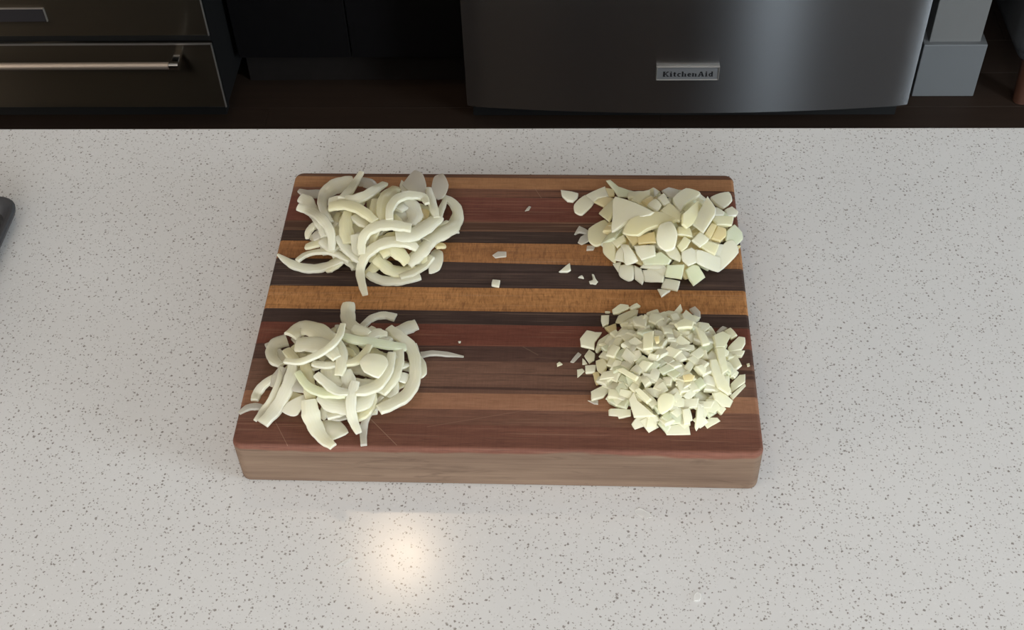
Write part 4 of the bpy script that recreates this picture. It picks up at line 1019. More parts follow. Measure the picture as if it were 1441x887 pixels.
# flat pieces: (outline, thickness, bulge, tone, label)
CHUNK_DATA = {
    ('onion strips of the back left pile', 'onion_leaf', 'onion strip'): [
        ([(-107.0, 328.8, 10.0), (-100.1, 346.0, 10.0), (-91.3, 340.4, 10.0), (-85.3, 320.9, 10.0), (-86.3, 306.0, 10.0), (-98.8, 308.2, 10.0), (-109.5, 320.7, 10.0)], 2.4, 2.0, 't', 'larger translucent leaf standing up at the far side of the back left pile'),
        ([(-77.8, 339.6, 8.0), (-70.3, 343.2, 8.0), (-63.0, 323.4, 8.0), (-65.3, 309.2, 8.0), (-72.4, 303.2, 8.0), (-79.6, 311.8, 8.0), (-79.7, 331.4, 8.0)], 2.4, 2.0, 't', 'smaller translucent leaf standing at the far right of the back left pile'),
        ([(-113.4, 325.6, 7.3), (-112.7, 335.5, 6.1), (-104.3, 323.6, 7.5), (-87.7, 311.9, 8.8), (-87.8, 304.9, 9.6), (-110.1, 313.0, 8.7)], 2.6, 0.6, 'w', 'thin pointed piece under the larger translucent leaf, back left pile'),
        ([(-73.3, 204.6, 3.1), (-74.1, 229.7, 3.1), (-70.1, 238.1, 3.1), (-62.6, 234.0, 3.1), (-60.6, 221.5, 3.1), (-63.3, 209.2, 3.1)], 3, 1.4, 'w', 'flat rounded flap at the front right of the back left pile'),
        ([(-54.8, 277.4, 2.8), (-51.0, 272.6, 2.2), (-47.9, 261.9, 2.0), (-55.0, 260.8, 3.6), (-59.8, 265.8, 4.4)], 3, 0.3, 'w', 'small pointed corner at the far right of the back left pile'),
    ],
    ('onion strips of the front left pile', 'onion_leaf', 'onion strip'): [
        ([(-151.2, 24.6, 4.0), (-135.5, 26.3, 4.0), (-125.0, 13.3, 4.0), (-138.7, 3.8, 4.0), (-145.9, 7.9, 4.0), (-150.1, 16.7, 4.0)], 3.2, 1.2, 'w', 'broad blunt piece under the drooping leaf at the front, front left pile'),
        ([(-72.8, 102.9, 3.3), (-66.2, 92.9, 2.4), (-64.2, 80.1, 2.5), (-69.8, 74.2, 3.7), (-75.5, 89.0, 4.3)], 3.2, 1.2, 'w', 'rounded flap outside the C-shaped strip, front left pile'),
        ([(-80.1, 111.9, 5.4), (-76.5, 116.2, 3.9), (-72.5, 104.1, 4.5), (-77.4, 101.5, 6.2)], 2.8, 0.4, 'w', 'pointed corner behind the C-shaped strip, front left pile'),
        ([(-185.0, 31.2, 8.9), (-179.2, 38.2, 12.9), (-164.8, 43.5, 18.0), (-163.4, 37.9, 16.2), (-169.9, 26.0, 10.2), (-176.2, 25.8, 8.8)], 3.6, 0.8, 'w', 'bright lump between the long wide strip and the drooping leaf, front left pile'),
        ([(-215.2, 113.6, 2.2), (-211.3, 115.9, 2.2), (-209.2, 110.4, 2.2), (-213.6, 109.6, 2.2)], 2.2, 0.3, 't', 'tiny translucent tip at the left of the round curl, front left pile'),
        ([(-119.2, 68.6, 31.7), (-113.2, 78.1, 31.1), (-99.0, 78.5, 28.5), (-94.6, 69.3, 27.0), (-101.2, 54.0, 27.3), (-114.1, 57.7, 30.0)], 3.2, 2.0, 'w', 'round domed leaf at the centre right of the front left pile'),
        ([(-88.2, 62.9, 14.9), (-84.4, 72.4, 14.2), (-75.4, 70.9, 10.1), (-76.5, 61.6, 9.7)], 3, 0.8, 'w', 'small flap inside the lower right of the C-shaped strip, front left pile'),
    ],
    ('large onion pieces of the back right pile', 'onion_chunk', 'onion piece'): [
        ([(50.0, 324.4, 4.0), (67.9, 319.1, 4.0), (67.2, 311.6, 4.0), (63.0, 306.2, 4.0), (56.5, 307.2, 4.0), (51.3, 314.6, 4.0)], 4, 0.5, 'w', 'lone half-round piece farthest left near the far board edge, back right pile'),
        ([(63.7, 301.9, 4.0), (74.4, 317.0, 4.0), (82.4, 306.4, 4.0), (81.9, 300.0, 4.0), (71.7, 286.6, 4.0), (64.5, 290.3, 4.0)], 4, 0.8, 'w', 'rounded piece next to the lone half-round one, back right pile'),
        ([(74.7, 316.4, 4.0), (94.7, 330.2, 4.0), (98.6, 314.4, 4.0), (87.4, 310.7, 4.0), (81.3, 303.6, 4.0)], 4, 0.6, 'w', 'curved piece leading into the left of the back right pile'),
        ([(95.5, 339.0, 4.0), (99.2, 340.2, 4.0), (106.3, 329.3, 4.0), (119.2, 322.8, 4.0), (128.1, 320.3, 4.0), (121.9, 313.8, 4.0), (107.6, 314.5, 4.0), (102.6, 324.9, 4.0)], 4, 0.4, 'g', 'long curved piece at the far side of the back right pile'),
        ([(94.0, 328.6, 3.5), (103.7, 325.4, 3.5), (104.0, 315.7, 3.5), (97.5, 314.1, 3.5)], 3.6, 0.2, 'y', 'small yellow piece under the long curved one, back right pile'),
        ([(83.1, 306.9, 3.5), (94.6, 314.5, 3.5), (103.5, 312.5, 3.5), (98.8, 301.8, 3.5), (93.1, 299.2, 3.5)], 3.6, 0.4, 'y', 'yellowish piece at the left of the back right pile'),
        ([(88.1, 290.4, 2.2), (97.4, 303.0, 4.3), (103.4, 309.6, 6.1), (101.4, 278.3, 13.5), (96.9, 267.8, 13.6)], 4, 0.6, 'c', 'creamy pointed piece left of the big triangular slab, back right pile'),
        ([(78.1, 265.9, 5.3), (94.3, 279.9, 5.3), (102.9, 260.5, 5.3), (91.3, 244.3, 5.3), (84.7, 241.2, 5.3), (78.3, 248.1, 5.2)], 4.5, 0.8, 'c', 'squarish slab at the left edge of the back right pile'),
        ([(64.1, 260.5, 2.5), (69.0, 273.2, 2.5), (78.2, 266.2, 2.5), (76.9, 261.1, 2.5), (70.4, 263.0, 2.5), (66.2, 264.0, 2.5)], 2.4, 0.4, 't', 'hooked translucent bit at the left of the back right pile'),
        ([(67.7, 248.8, 2.5), (70.5, 256.9, 2.5), (77.5, 263.1, 2.5), (78.6, 251.0, 2.5), (71.4, 245.9, 2.5)], 2.4, 0.4, 't', 'crumpled translucent bit below the hooked one, back right pile'),
        ([(76.1, 238.8, 2.2), (76.8, 245.2, 2.2), (84.7, 244.9, 2.2), (83.1, 239.3, 2.2)], 2.2, 0.2, 't', 'flat translucent tab under the squarish slab, back right pile'),
        ([(92.0, 243.8, 7.6), (96.8, 246.2, 11.1), (103.5, 235.3, 12.2), (103.2, 217.0, 7.1), (96.7, 224.6, 5.3), (92.0, 232.9, 4.7)], 4.5, 0.8, 'c', 'tall cream piece at the lower left of the back right pile'),
        ([(100.1, 238.5, 13.8), (111.6, 244.1, 19.0), (113.6, 235.2, 18.1), (104.8, 230.4, 14.0)], 4.5, 0.6, 'c', 'cream piece above the tall one at lower left, back right pile'),
        ([(102.3, 218.6, 9.0), (104.7, 226.8, 12.8), (108.8, 230.7, 15.7), (111.7, 224.4, 14.9), (111.1, 214.4, 11.3)], 4, 0.6, 'w', 'upright piece left of the curled one, back right pile'),
        ([(108.0, 229.7, 18.6), (115.4, 227.9, 20.5), (124.2, 210.5, 17.2), (115.3, 208.0, 13.2), (112.0, 210.3, 12.9), (111.3, 221.1, 16.6)], 4, 1.4, 'w', 'curled glossy piece at the lower left of the back right pile'),
        ([(100.8, 219.2, 3.9), (109.0, 219.9, 6.2), (107.8, 208.6, 3.1), (105.5, 209.8, 2.8)], 4, 0.4, 'w', 'small corner piece at the lower left edge of the back right pile'),
        ([(107.8, 214.8, 6.5), (120.2, 211.8, 9.6), (120.6, 198.9, 4.4), (115.5, 197.4, 2.0), (108.8, 202.3, 1.7), (106.6, 206.9, 2.8)], 4.5, 1.2, 'w', 'rounded front piece at the lower left of the back right pile'),
        ([(120.9, 211.0, 10.4), (127.5, 206.8, 10.0), (131.1, 197.8, 5.7), (128.4, 193.0, 1.9), (121.6, 199.0, 3.3)], 4, 0.4, 'w', 'upright wedge at the front of the back right pile'),
        ([(128.8, 204.7, 10.2), (150.5, 203.9, 12.8), (147.8, 192.8, 5.6), (130.8, 194.8, 4.4)], 4.5, 0.6, 'w', 'wide block at the front of the back right pile'),
        ([(149.7, 198.4, 6.3), (164.0, 195.6, 5.5), (161.0, 185.0, 2.6), (145.8, 188.3, 3.6)], 4.5, 0.3, 'w', 'lower square piece at the front of the back right pile'),
        ([(151.4, 205.3, 16.6), (167.7, 206.4, 16.6), (164.9, 193.4, 9.7), (149.3, 195.1, 11.2)], 5, 0.4, 'g', 'upper square piece at the front of the back right pile'),
        ([(142.3, 186.9, 3.5), (154.8, 185.2, 3.5), (145.7, 176.9, 3.5)], 3.4, 0.2, 'w', 'triangular tip nearest the front, back right pile'),
        ([(168.3, 203.0, 12.4), (175.8, 208.9, 14.2), (181.3, 208.5, 12.8), (187.7, 199.9, 6.2), (176.3, 190.9, 3.3), (172.3, 195.1, 6.7)], 5, 0.6, 'g', 'lone greenish block at the front right of the back right pile'),
        ([(126.1, 206.0, 12.3), (130.1, 209.9, 14.6), (150.4, 208.3, 16.4), (150.3, 202.8, 13.9), (139.4, 203.3, 12.8)], 4, 0.4, 'w', 'flat strip of onion behind the wide front block, back right pile'),
        ([(120.5, 225.7, 21.6), (139.8, 223.9, 24.6), (140.9, 212.8, 21.3), (127.3, 209.9, 17.9), (122.8, 217.8, 19.6)], 4.5, 0.6, 'w', 'white block right of the curled piece, back right pile'),
        ([(127.4, 212.2, 16.9), (146.2, 218.8, 21.1), (155.7, 209.9, 18.7), (153.0, 205.6, 16.8), (130.0, 206.9, 15.2)], 4.5, 0.5, 'g', 'greenish yellow piece at the lower middle of the back right pile'),
        ([(112.3, 243.6, 19.6), (128.2, 243.9, 23.2), (128.0, 233.4, 21.5), (119.5, 228.3, 18.8)], 4, 0.5, 'y', 'amber piece deep in the left middle of the back right pile'),
        ([(123.6, 235.6, 23.5), (140.2, 240.2, 26.9), (141.6, 226.9, 24.6), (124.8, 226.9, 22.1)], 4, 0.6, 'y', 'yellow piece left of the oval one, back right pile'),
        ([(150.2, 218.3, 21.7), (159.8, 224.4, 23.4), (165.2, 212.9, 19.6), (163.4, 208.3, 18.1), (154.1, 212.3, 19.7)], 4.5, 0.4, 'w', 'piece below the oval one, back right pile'),
        ([(164.9, 217.5, 22.7), (174.5, 222.8, 23.2), (182.8, 218.1, 20.4), (178.5, 207.7, 17.3), (171.3, 203.8, 16.9), (165.4, 208.8, 19.5)], 4.5, 0.6, 'w', 'rounded square piece in the lower right of the back right pile'),
        ([(160.9, 222.2, 25.6), (168.0, 233.7, 27.7), (174.3, 229.5, 26.1), (170.6, 221.2, 24.4), (165.0, 216.1, 23.7)], 4.5, 0.5, 'c', 'cream piece right of the oval one, back right pile'),
        ([(162.4, 244.8, 29.3), (174.0, 244.2, 28.1), (176.5, 233.3, 26.3), (168.1, 233.9, 27.2), (161.3, 235.0, 27.9)], 4.5, 0.5, 'c', 'cream piece between the oval one and the tall bright one, back right pile'),
        ([(179.2, 220.4, 22.8), (197.7, 222.2, 11.8), (208.8, 223.9, 5.4), (200.2, 207.9, 4.8), (179.5, 207.1, 17.6)], 4, 0.8, 'w', 'left half of the big bent slab at the right front, back right pile'),
        ([(198.6, 224.2, 10.4), (207.6, 239.9, 12.8), (216.5, 244.7, 12.0), (220.8, 232.0, 7.2), (201.0, 208.4, 5.1)], 4, 0.8, 'w', 'right half of the big bent slab at the right front, back right pile'),
        ([(209.9, 254.2, 13.9), (219.9, 270.7, 8.3), (227.6, 264.5, 2.8), (227.1, 254.8, 2.5), (219.5, 242.0, 6.7), (209.1, 242.5, 13.7)], 4, 0.6, 'g', 'greenish piece hanging over the right board edge, back right pile'),
        ([(219.2, 245.5, 3.2), (224.5, 247.2, 2.1), (222.5, 242.6, 2.2)], 2.4, 0.1, 'y', 'tiny amber tip at the right board edge under the greenish piece'),
        ([(193.8, 237.1, 20.6), (201.2, 256.2, 19.9), (210.0, 255.8, 16.6), (209.4, 245.7, 15.7), (202.9, 236.8, 17.2)], 4.5, 0.4, 'y', 'right one of two yellow sticks, back right pile'),
        ([(187.4, 238.4, 24.9), (195.3, 255.7, 24.5), (201.1, 254.2, 22.7), (193.1, 234.7, 22.9)], 4.5, 0.4, 'y', 'left one of two yellow sticks, back right pile'),
        ([(181.5, 225.9, 21.9), (187.4, 233.8, 22.2), (202.2, 232.7, 17.8), (197.3, 219.8, 15.9), (189.7, 221.6, 18.5)], 4.5, 0.5, 'c', 'block below the two yellow sticks, back right pile'),
        ([(174.6, 228.7, 26.6), (183.3, 240.4, 27.2), (191.6, 233.8, 24.1), (190.0, 230.0, 23.6), (182.6, 222.2, 23.6)], 4.5, 0.5, 'w', 'white block left of the yellow sticks, back right pile'),
        ([(196.7, 262.2, 21.4), (199.3, 269.1, 20.1), (219.8, 278.7, 11.4), (216.4, 263.3, 13.4), (201.3, 257.0, 19.8)], 4.5, 0.5, 'c', 'wide cream block at the right of the back right pile'),
        ([(212.0, 293.9, 5.9), (219.9, 302.2, 3.2), (226.2, 295.5, 1.8), (223.4, 287.8, 3.0), (213.4, 284.2, 6.1)], 4, 0.6, 'w', 'piece poking over the right board edge, back right pile'),
        ([(199.5, 312.6, 6.1), (218.6, 323.9, 3.5), (220.7, 309.0, 3.8), (210.8, 296.2, 5.4), (201.4, 304.9, 6.2)], 5, 0.8, 'w', 'square piece at the far right corner of the back right pile'),
        ([(199.0, 269.5, 20.3), (202.0, 285.7, 17.2), (210.6, 280.6, 14.4), (208.5, 273.4, 16.1)], 4, 0.4, 'w', 'small piece in front of the far right square one, back right pile'),
        ([(149.2, 302.7, 22.2), (156.7, 310.6, 20.0), (166.6, 305.2, 21.1), (164.2, 288.9, 25.3), (155.6, 290.7, 25.1)], 3, 0.6, 't', 'translucent brownish piece at the far side of the back right pile'),
        ([(141.8, 310.2, 20.2), (146.5, 299.2, 23.4), (141.6, 290.3, 25.3)], 2.4, 0.1, 't', 'small grey spike at the far side of the back right pile'),
        ([(119.3, 290.3, 21.7), (128.1, 302.3, 20.5), (138.3, 305.4, 21.6), (137.6, 294.3, 24.0), (126.0, 282.5, 24.7)], 4, 0.4, 'c', 'beige piece at the far left of the back right pile, behind the triangular slab'),
        ([(128.8, 283.8, 25.4), (138.9, 292.3, 25.4), (141.6, 284.9, 26.8), (134.4, 275.6, 27.3)], 4, 0.4, 'y', 'yellow piece next to the glossy far one, back right pile'),
        ([(133.8, 271.8, 31.1), (142.4, 281.7, 31.2), (147.8, 270.7, 32.3), (143.1, 261.9, 32.5)], 4.5, 0.8, 'w', 'glossy highlit piece at the far side of the back right pile'),
        ([(144.1, 281.9, 31.1), (150.5, 291.7, 30.1), (156.2, 274.5, 32.2), (150.2, 270.0, 32.6)], 4.5, 0.5, 'w', 'upright piece right of the glossy one, back right pile'),
        ([(145.8, 262.8, 32.9), (155.9, 274.6, 32.8), (166.4, 258.3, 32.6), (164.6, 247.9, 32.6), (149.7, 257.5, 32.8)], 4.5, 0.6, 'c', 'cream piece at the top middle of the back right pile'),
        ([(158.4, 281.8, 30.3), (173.0, 303.8, 25.1), (186.5, 299.9, 24.1), (185.7, 292.9, 25.3), (169.7, 272.6, 30.4), (165.0, 262.0, 32.6)], 4.5, 0.8, 'w', 'broad far piece left of the tall bright one, back right pile'),
        ([(116.5, 249.9, 32.5), (139.6, 261.0, 32.5), (165.0, 256.0, 32.5), (166.1, 252.0, 32.5), (149.2, 243.8, 32.5), (132.7, 235.7, 32.5), (123.0, 227.8, 32.5), (109.6, 231.5, 32.5)], 4.5, 1.2, 'c', 'large smooth slab facing the camera below the triangular one, back right pile'),
        ([(103.4, 289.8, 26.8), (139.9, 255.7, 37.2), (116.8, 250.8, 30.3), (99.8, 240.3, 25.0), (100.9, 261.1, 25.6)], 4.5, 0.8, 'w', 'big white triangular slab on the left top of the back right pile'),
        ([(166.4, 250.2, 39.7), (184.3, 283.6, 28.3), (187.1, 276.0, 25.9), (176.4, 244.4, 32.3), (170.2, 234.1, 36.3), (165.7, 236.5, 39.6)], 4.5, 0.6, 'c', 'left face of the tall bright piece at the top right, back right pile'),
        ([(186.3, 271.7, 29.8), (192.5, 286.3, 31.2), (199.4, 266.4, 32.5), (197.7, 256.7, 32.2), (185.5, 235.5, 29.6), (176.2, 248.6, 27.7)], 4.5, 0.6, 'w', 'right face of the tall bright piece at the top right, back right pile'),
        ([(141.2, 227.0, 31.6), (144.9, 241.2, 34.9), (156.1, 244.5, 36.0), (161.1, 230.2, 32.9), (157.9, 214.2, 29.2), (149.8, 211.2, 28.3), (142.4, 217.5, 29.5)], 4.5, 2.2, 'w', 'big white oval piece at the centre of the back right pile'),
    ],
    ('small onion dice of the front right pile', 'onion_die', 'onion piece'): [
        ([(100.1, 159.6, 4.0), (107.6, 166.7, 4.0), (115.3, 166.0, 4.0), (116.3, 162.4, 4.0), (105.9, 154.8, 4.0), (100.8, 154.3, 4.0)], 4, 0.4, 'w', 'far left oval die at the upper edge of the front right pile'),
        ([(115.3, 162.8, 3.5), (123.1, 168.7, 3.5), (126.4, 165.1, 3.5), (118.3, 160.1, 3.5)], 3.6, 0.3, 'w', 'thin stick beside the far left oval die, front right pile'),
        ([(105.1, 151.7, 3.4), (118.4, 160.8, 2.3), (124.1, 161.8, 2.4), (123.0, 153.8, 4.2), (108.7, 140.9, 6.2), (102.6, 142.6, 5.4)], 4, 0.5, 'c', 'long die under the thin stick at the far left, front right pile'),
        ([(90.0, 152.5, 4.0), (97.4, 153.0, 4.0), (96.8, 142.2, 4.0), (91.2, 138.6, 4.0), (89.7, 145.2, 4.0)], 4, 0.2, 'w', 'lone white cube at the far left of the front right pile'),
        ([(93.7, 159.5, 1.5), (98.3, 159.1, 1.5), (98.0, 157.4, 1.5), (93.6, 157.4, 1.5)], 1.6, 0.1, 'c', 'tiny crumb above the lone white cube, front right pile'),
        ([(97.3, 139.6, 4.1), (103.4, 143.2, 4.1), (104.2, 123.7, 4.1), (97.9, 121.6, 4.1), (97.2, 131.4, 4.1), (92.7, 137.5, 4.1)], 4, 0.3, 'y', 'upright yellow stick at the left of the front right pile'),
        ([(70.7, 122.8, 4.5), (76.7, 133.5, 4.5), (85.0, 130.8, 4.5), (90.7, 131.3, 4.5), (84.3, 119.0, 4.5), (83.7, 110.0, 4.5), (71.5, 113.8, 4.5)], 4.5, 0.6, 'w', 'biggest white die standing apart at the left of the front right pile'),
        ([(84.0, 110.5, 3.4), (87.7, 123.1, 2.3), (97.2, 131.3, 3.5), (97.4, 120.4, 5.5), (91.8, 114.3, 4.9), (85.0, 106.7, 4.4)], 4, 0.4, 'w', 'folded die leaning on the biggest left one, front right pile'),
        ([(74.6, 104.1, 2.0), (79.0, 112.3, 2.4), (84.3, 106.4, 2.9), (83.7, 98.5, 2.8), (79.1, 94.9, 2.4)], 2.6, 0.4, 'c', 'beige oval flake at the left of the front right pile'),
        ([(62.2, 97.1, 1.8), (69.3, 109.1, 1.8), (72.3, 106.2, 1.8), (65.2, 96.2, 1.8)], 1.8, 0.2, 't', 'grey sliver left of the beige oval flake, front right pile'),
        ([(73.1, 101.9, 1.8), (75.3, 99.3, 1.8), (77.6, 95.0, 1.8), (73.1, 94.2, 1.8)], 1.8, 0.1, 'w', 'tiny white triangle under the beige oval flake'),
        ([(50.3, 95.2, 1.5), (52.9, 97.6, 1.5), (55.7, 94.7, 1.5), (50.8, 92.0, 1.5)], 1.6, 0.1, 'w', 'tiny crumb farthest left of the front right pile'),
        ([(75.4, 92.6, 2.8), (85.1, 92.4, 4.3), (84.2, 83.8, 4.1), (75.7, 83.8, 2.8)], 3.6, 0.2, 'c', 'rectangular die below the beige oval flake, front right pile'),
        ([(68.4, 88.2, 2.0), (73.2, 89.7, 2.0), (75.1, 86.4, 2.0), (68.8, 78.9, 2.0)], 2, 0.1, 'c', 'small triangular flake at the left of the front right pile'),
        ([(81.6, 84.9, 2.8), (87.5, 84.4, 4.7), (90.1, 71.0, 4.6), (85.0, 70.0, 2.9)], 3.4, 0.2, 'y', 'yellowish stick pointing to the front at the left of the front right pile'),
        ([(80.6, 61.7, 4.3), (94.5, 70.4, 4.2), (99.9, 68.6, 4.3), (91.5, 55.3, 4.3), (81.0, 51.8, 4.3)], 4, 0.6, 'w', 'curved die at the lower left of the front right pile'),
        ([(92.8, 51.9, 6.2), (98.6, 58.9, 9.2), (104.6, 55.9, 10.7), (96.4, 49.0, 6.9)], 3.6, 0.3, 'c', 'small die right of the curved lower left one, front right pile'),
        ([(77.7, 53.9, 1.5), (87.2, 54.1, 1.5), (86.9, 49.6, 1.5), (83.5, 49.9, 1.5)], 1.6, 0.1, 't', 'flat clear flake at the lower left of the front right pile'),
        ([(95.4, 42.5, 3.0), (97.2, 43.8, 3.7), (114.2, 40.3, 7.3), (114.4, 34.2, 5.9), (104.2, 33.4, 3.0), (103.1, 36.0, 3.3), (95.7, 37.4, 1.8)], 4, 0.3, 'w', 'level stick at the lower left edge of the front right pile'),
        ([(114.7, 26.1, 4.7), (119.6, 30.9, 9.0), (135.9, 30.0, 12.8), (138.1, 25.5, 10.6), (117.6, 21.7, 2.8)], 4, 0.4, 'w', 'wide pale die at the front edge, left of the U-shaped one'),
        ([(143.6, 23.2, 6.8), (154.2, 25.2, 6.9), (163.4, 24.9, 6.3), (164.5, 17.0, 3.4), (144.1, 15.7, 4.1)], 3.8, 0.3, 'w', 'bar of the U-shaped bit at the front tip of the front right pile'),
        ([(139.0, 28.8, 12.2), (142.3, 28.8, 12.3), (147.9, 21.5, 8.0), (144.1, 15.9, 4.3), (139.5, 22.2, 8.1)], 3.8, 0.3, 'w', 'left arm of the U-shaped bit at the front tip of the front right pile'),
        ([(157.5, 33.9, 16.5), (163.5, 35.8, 16.5), (164.2, 23.1, 9.9), (158.8, 21.9, 10.1)], 4, 0.3, 'w', 'right arm of the U-shaped bit at the front tip of the front right pile'),
        ([(144.1, 26.3, 11.7), (147.7, 33.8, 15.2), (157.9, 34.9, 15.3), (156.4, 23.5, 9.6), (149.0, 22.5, 9.5)], 4, 0.3, 'g', 'yellow-green die inside the U-shaped bit, front right pile'),
        ([(168.2, 22.1, 6.7), (170.6, 40.0, 15.9), (176.4, 42.4, 15.4), (175.1, 27.1, 7.3), (169.6, 19.6, 4.8)], 4, 0.4, 'w', 'tall spike pointing to the front right of the front right pile'),
        ([(175.1, 30.3, 5.0), (182.5, 34.8, 4.4), (188.4, 35.8, 3.4), (190.9, 33.2, 2.1), (179.2, 24.4, 2.6)], 3.4, 0.4, 'w', 'almond-shaped die alone at the front right of the front right pile'),
        ([(176.4, 37.6, 11.9), (178.1, 46.5, 14.8), (187.4, 49.0, 12.0), (191.6, 43.2, 7.9), (185.2, 36.6, 7.8), (177.8, 34.6, 10.1)], 4, 0.5, 'w', 'rounded die left of the lower right end piece, front right pile'),
        ([(184.2, 52.9, 15.7), (191.1, 57.3, 13.2), (203.2, 53.3, 4.7), (199.9, 46.3, 4.2), (192.8, 44.2, 7.5), (185.5, 47.7, 13.1)], 4, 0.5, 'w', 'end piece at the lower right of the front right pile'),
        ([(200.1, 58.6, 4.6), (214.7, 75.7, 1.7), (215.4, 72.6, 1.6), (202.5, 55.1, 4.1)], 3, 0.2, 'w', 'lower of the twin slivers at the right side of the front right pile'),
        ([(201.7, 72.8, 3.3), (210.6, 83.8, 3.3), (215.5, 84.9, 3.3), (214.8, 75.3, 3.3), (201.8, 63.4, 3.3)], 3.2, 0.4, 'w', 'upper of the twin slivers at the right side of the front right pile'),
        ([(200.1, 88.9, 9.2), (203.3, 90.3, 8.0), (206.6, 82.0, 6.6), (202.2, 76.3, 8.2)], 3.4, 0.2, 'w', 'narrow die under the right cluster of the front right pile'),
        ([(202.4, 104.2, 5.0), (209.2, 106.7, 5.0), (213.2, 93.1, 5.0), (207.0, 87.2, 5.0), (200.9, 94.4, 5.0)], 4, 0.4, 'w', 'greyish die below the right cluster of the front right pile'),
        ([(201.3, 108.9, 4.1), (217.4, 111.6, 4.1), (214.4, 104.4, 4.1), (203.3, 106.0, 4.1)], 4, 0.3, 'c', 'flat die under the rightmost bulge of the front right pile'),
        ([(194.4, 73.7, 12.4), (199.8, 76.3, 11.0), (198.7, 71.5, 11.0), (195.7, 69.8, 11.7)], 3, 0.2, 'w', 'small cube beside the twin slivers, front right pile'),
        ([(193.4, 133.9, 3.5), (199.9, 141.1, 3.5), (203.8, 139.1, 3.5), (196.6, 133.5, 3.5)], 3.4, 0.3, 't', 'brownish flake behind the right cluster of the front right pile'),
        ([(200.6, 134.9, 4.2), (206.5, 139.1, 4.2), (212.1, 129.4, 4.2), (206.2, 124.9, 4.2)], 4.2, 0.4, 'w', 'top die of the right cluster, front right pile'),
        ([(202.4, 114.6, 4.5), (213.1, 128.2, 4.5), (218.6, 127.3, 4.5), (218.2, 118.8, 4.5), (214.1, 111.2, 4.5), (202.0, 108.6, 4.5)], 4.5, 0.6, 'w', 'rightmost bulging die of the front right pile'),
        ([(187.8, 114.6, 19.3), (198.6, 129.9, 9.1), (206.8, 129.1, 4.6), (198.0, 104.6, 15.7), (189.4, 98.8, 22.2)], 4.5, 0.6, 'w', 'left die of the right cluster, front right pile'),
        ([(189.4, 98.8, 22.2), (196.7, 102.2, 18.9), (198.8, 76.4, 17.6), (193.5, 70.1, 19.9), (190.6, 82.1, 21.4)], 4, 0.3, 'w', 'shorter upright stick at the right of the front right pile'),
        ([(183.2, 83.3, 24.3), (188.6, 86.4, 22.4), (193.8, 72.1, 18.0), (200.9, 57.8, 12.9), (197.9, 52.5, 13.4), (189.2, 56.0, 17.7), (183.3, 71.8, 22.6)], 4, 0.3, 'w', 'longest stick at the right of the front right pile'),
        ([(170.7, 162.2, 3.5), (176.2, 165.8, 3.5), (180.6, 158.5, 3.5), (180.6, 151.2, 3.5), (176.1, 148.8, 3.5), (174.2, 156.3, 3.5)], 3.4, 0.4, 't', 'greyish curl at the far right of the front right pile'),
        ([(150.3, 143.9, 9.7), (162.3, 162.5, 9.8), (163.9, 154.5, 9.7), (157.4, 142.8, 9.8)], 3.4, 0.2, 'c', 'pointed shard rising at the far side of the front right pile'),
        ([(161.9, 141.9, 16.2), (166.9, 156.3, 9.0), (173.1, 143.2, 13.1), (174.2, 130.3, 18.3), (164.6, 126.9, 21.9)], 4, 0.4, 'w', 'die right of the pointed far shard, front right pile'),
        ([(153.4, 119.6, 29.2), (162.9, 129.5, 25.6), (172.0, 126.1, 25.1), (169.9, 117.6, 27.3), (156.0, 113.8, 30.2)], 4, 0.4, 'w', 'die in front of the pointed far shard, front right pile'),
        ([(176.0, 135.6, 14.3), (187.2, 139.1, 9.0), (188.1, 133.5, 10.6), (180.8, 120.2, 18.0), (175.2, 126.2, 18.0)], 4, 0.4, 'w', 'glossy die at the far right shoulder of the front right pile'),
        ([(172.8, 119.3, 25.6), (180.0, 114.7, 24.1), (184.3, 100.3, 24.9), (177.5, 96.0, 27.4)], 4, 0.4, 'w', 'die just below the far right shoulder of the front right pile'),
        ([(131.1, 128.5, 22.5), (133.2, 143.5, 17.8), (141.2, 138.4, 20.1), (145.7, 132.2, 22.4), (137.5, 123.6, 24.6)], 4, 0.5, 'w', 'far middle die of the front right pile'),
        ([(117.2, 135.3, 17.0), (126.5, 142.3, 16.7), (130.8, 131.2, 21.1), (128.5, 119.8, 24.2), (119.9, 124.7, 20.9)], 4.5, 0.5, 'w', 'far left shoulder die of the front right pile'),
        ([(84.2, 96.7, 4.9), (91.5, 95.1, 10.5), (94.7, 86.3, 12.8), (90.3, 75.5, 9.5), (85.7, 84.2, 6.0)], 4, 0.5, 'c', 'cream die at the left flank of the front right pile'),
        ([(92.9, 92.8, 16.1), (100.3, 104.8, 18.7), (105.6, 98.4, 21.5), (100.4, 87.7, 19.8)], 4, 0.5, 'w', 'bright die at the upper left flank of the front right pile'),
        ([(99.2, 50.0, 8.7), (104.5, 53.4, 12.6), (110.1, 39.7, 10.3), (101.4, 43.4, 7.3)], 4, 0.4, 'w', 'die at the lower left flank of the front right pile'),
        ([(101.5, 71.7, 22.8), (107.0, 72.2, 24.6), (121.0, 59.9, 27.0), (118.4, 56.5, 25.6)], 4, 0.2, 'w', 'slim stick lying on the left slope of the front right pile'),
        ([(116.6, 49.0, 23.5), (120.8, 50.2, 24.8), (131.5, 38.8, 23.3), (127.1, 35.4, 21.3)], 4, 0.2, 'w', 'slim stick on the front slope of the front right pile'),
        ([(136.5, 39.3, 22.8), (142.2, 44.8, 25.2), (150.6, 41.9, 24.4), (149.0, 32.3, 20.6), (140.2, 26.5, 18.1), (136.8, 30.7, 19.5)], 4.5, 1, 'w', 'smooth white lump on the front slope of the front right pile'),
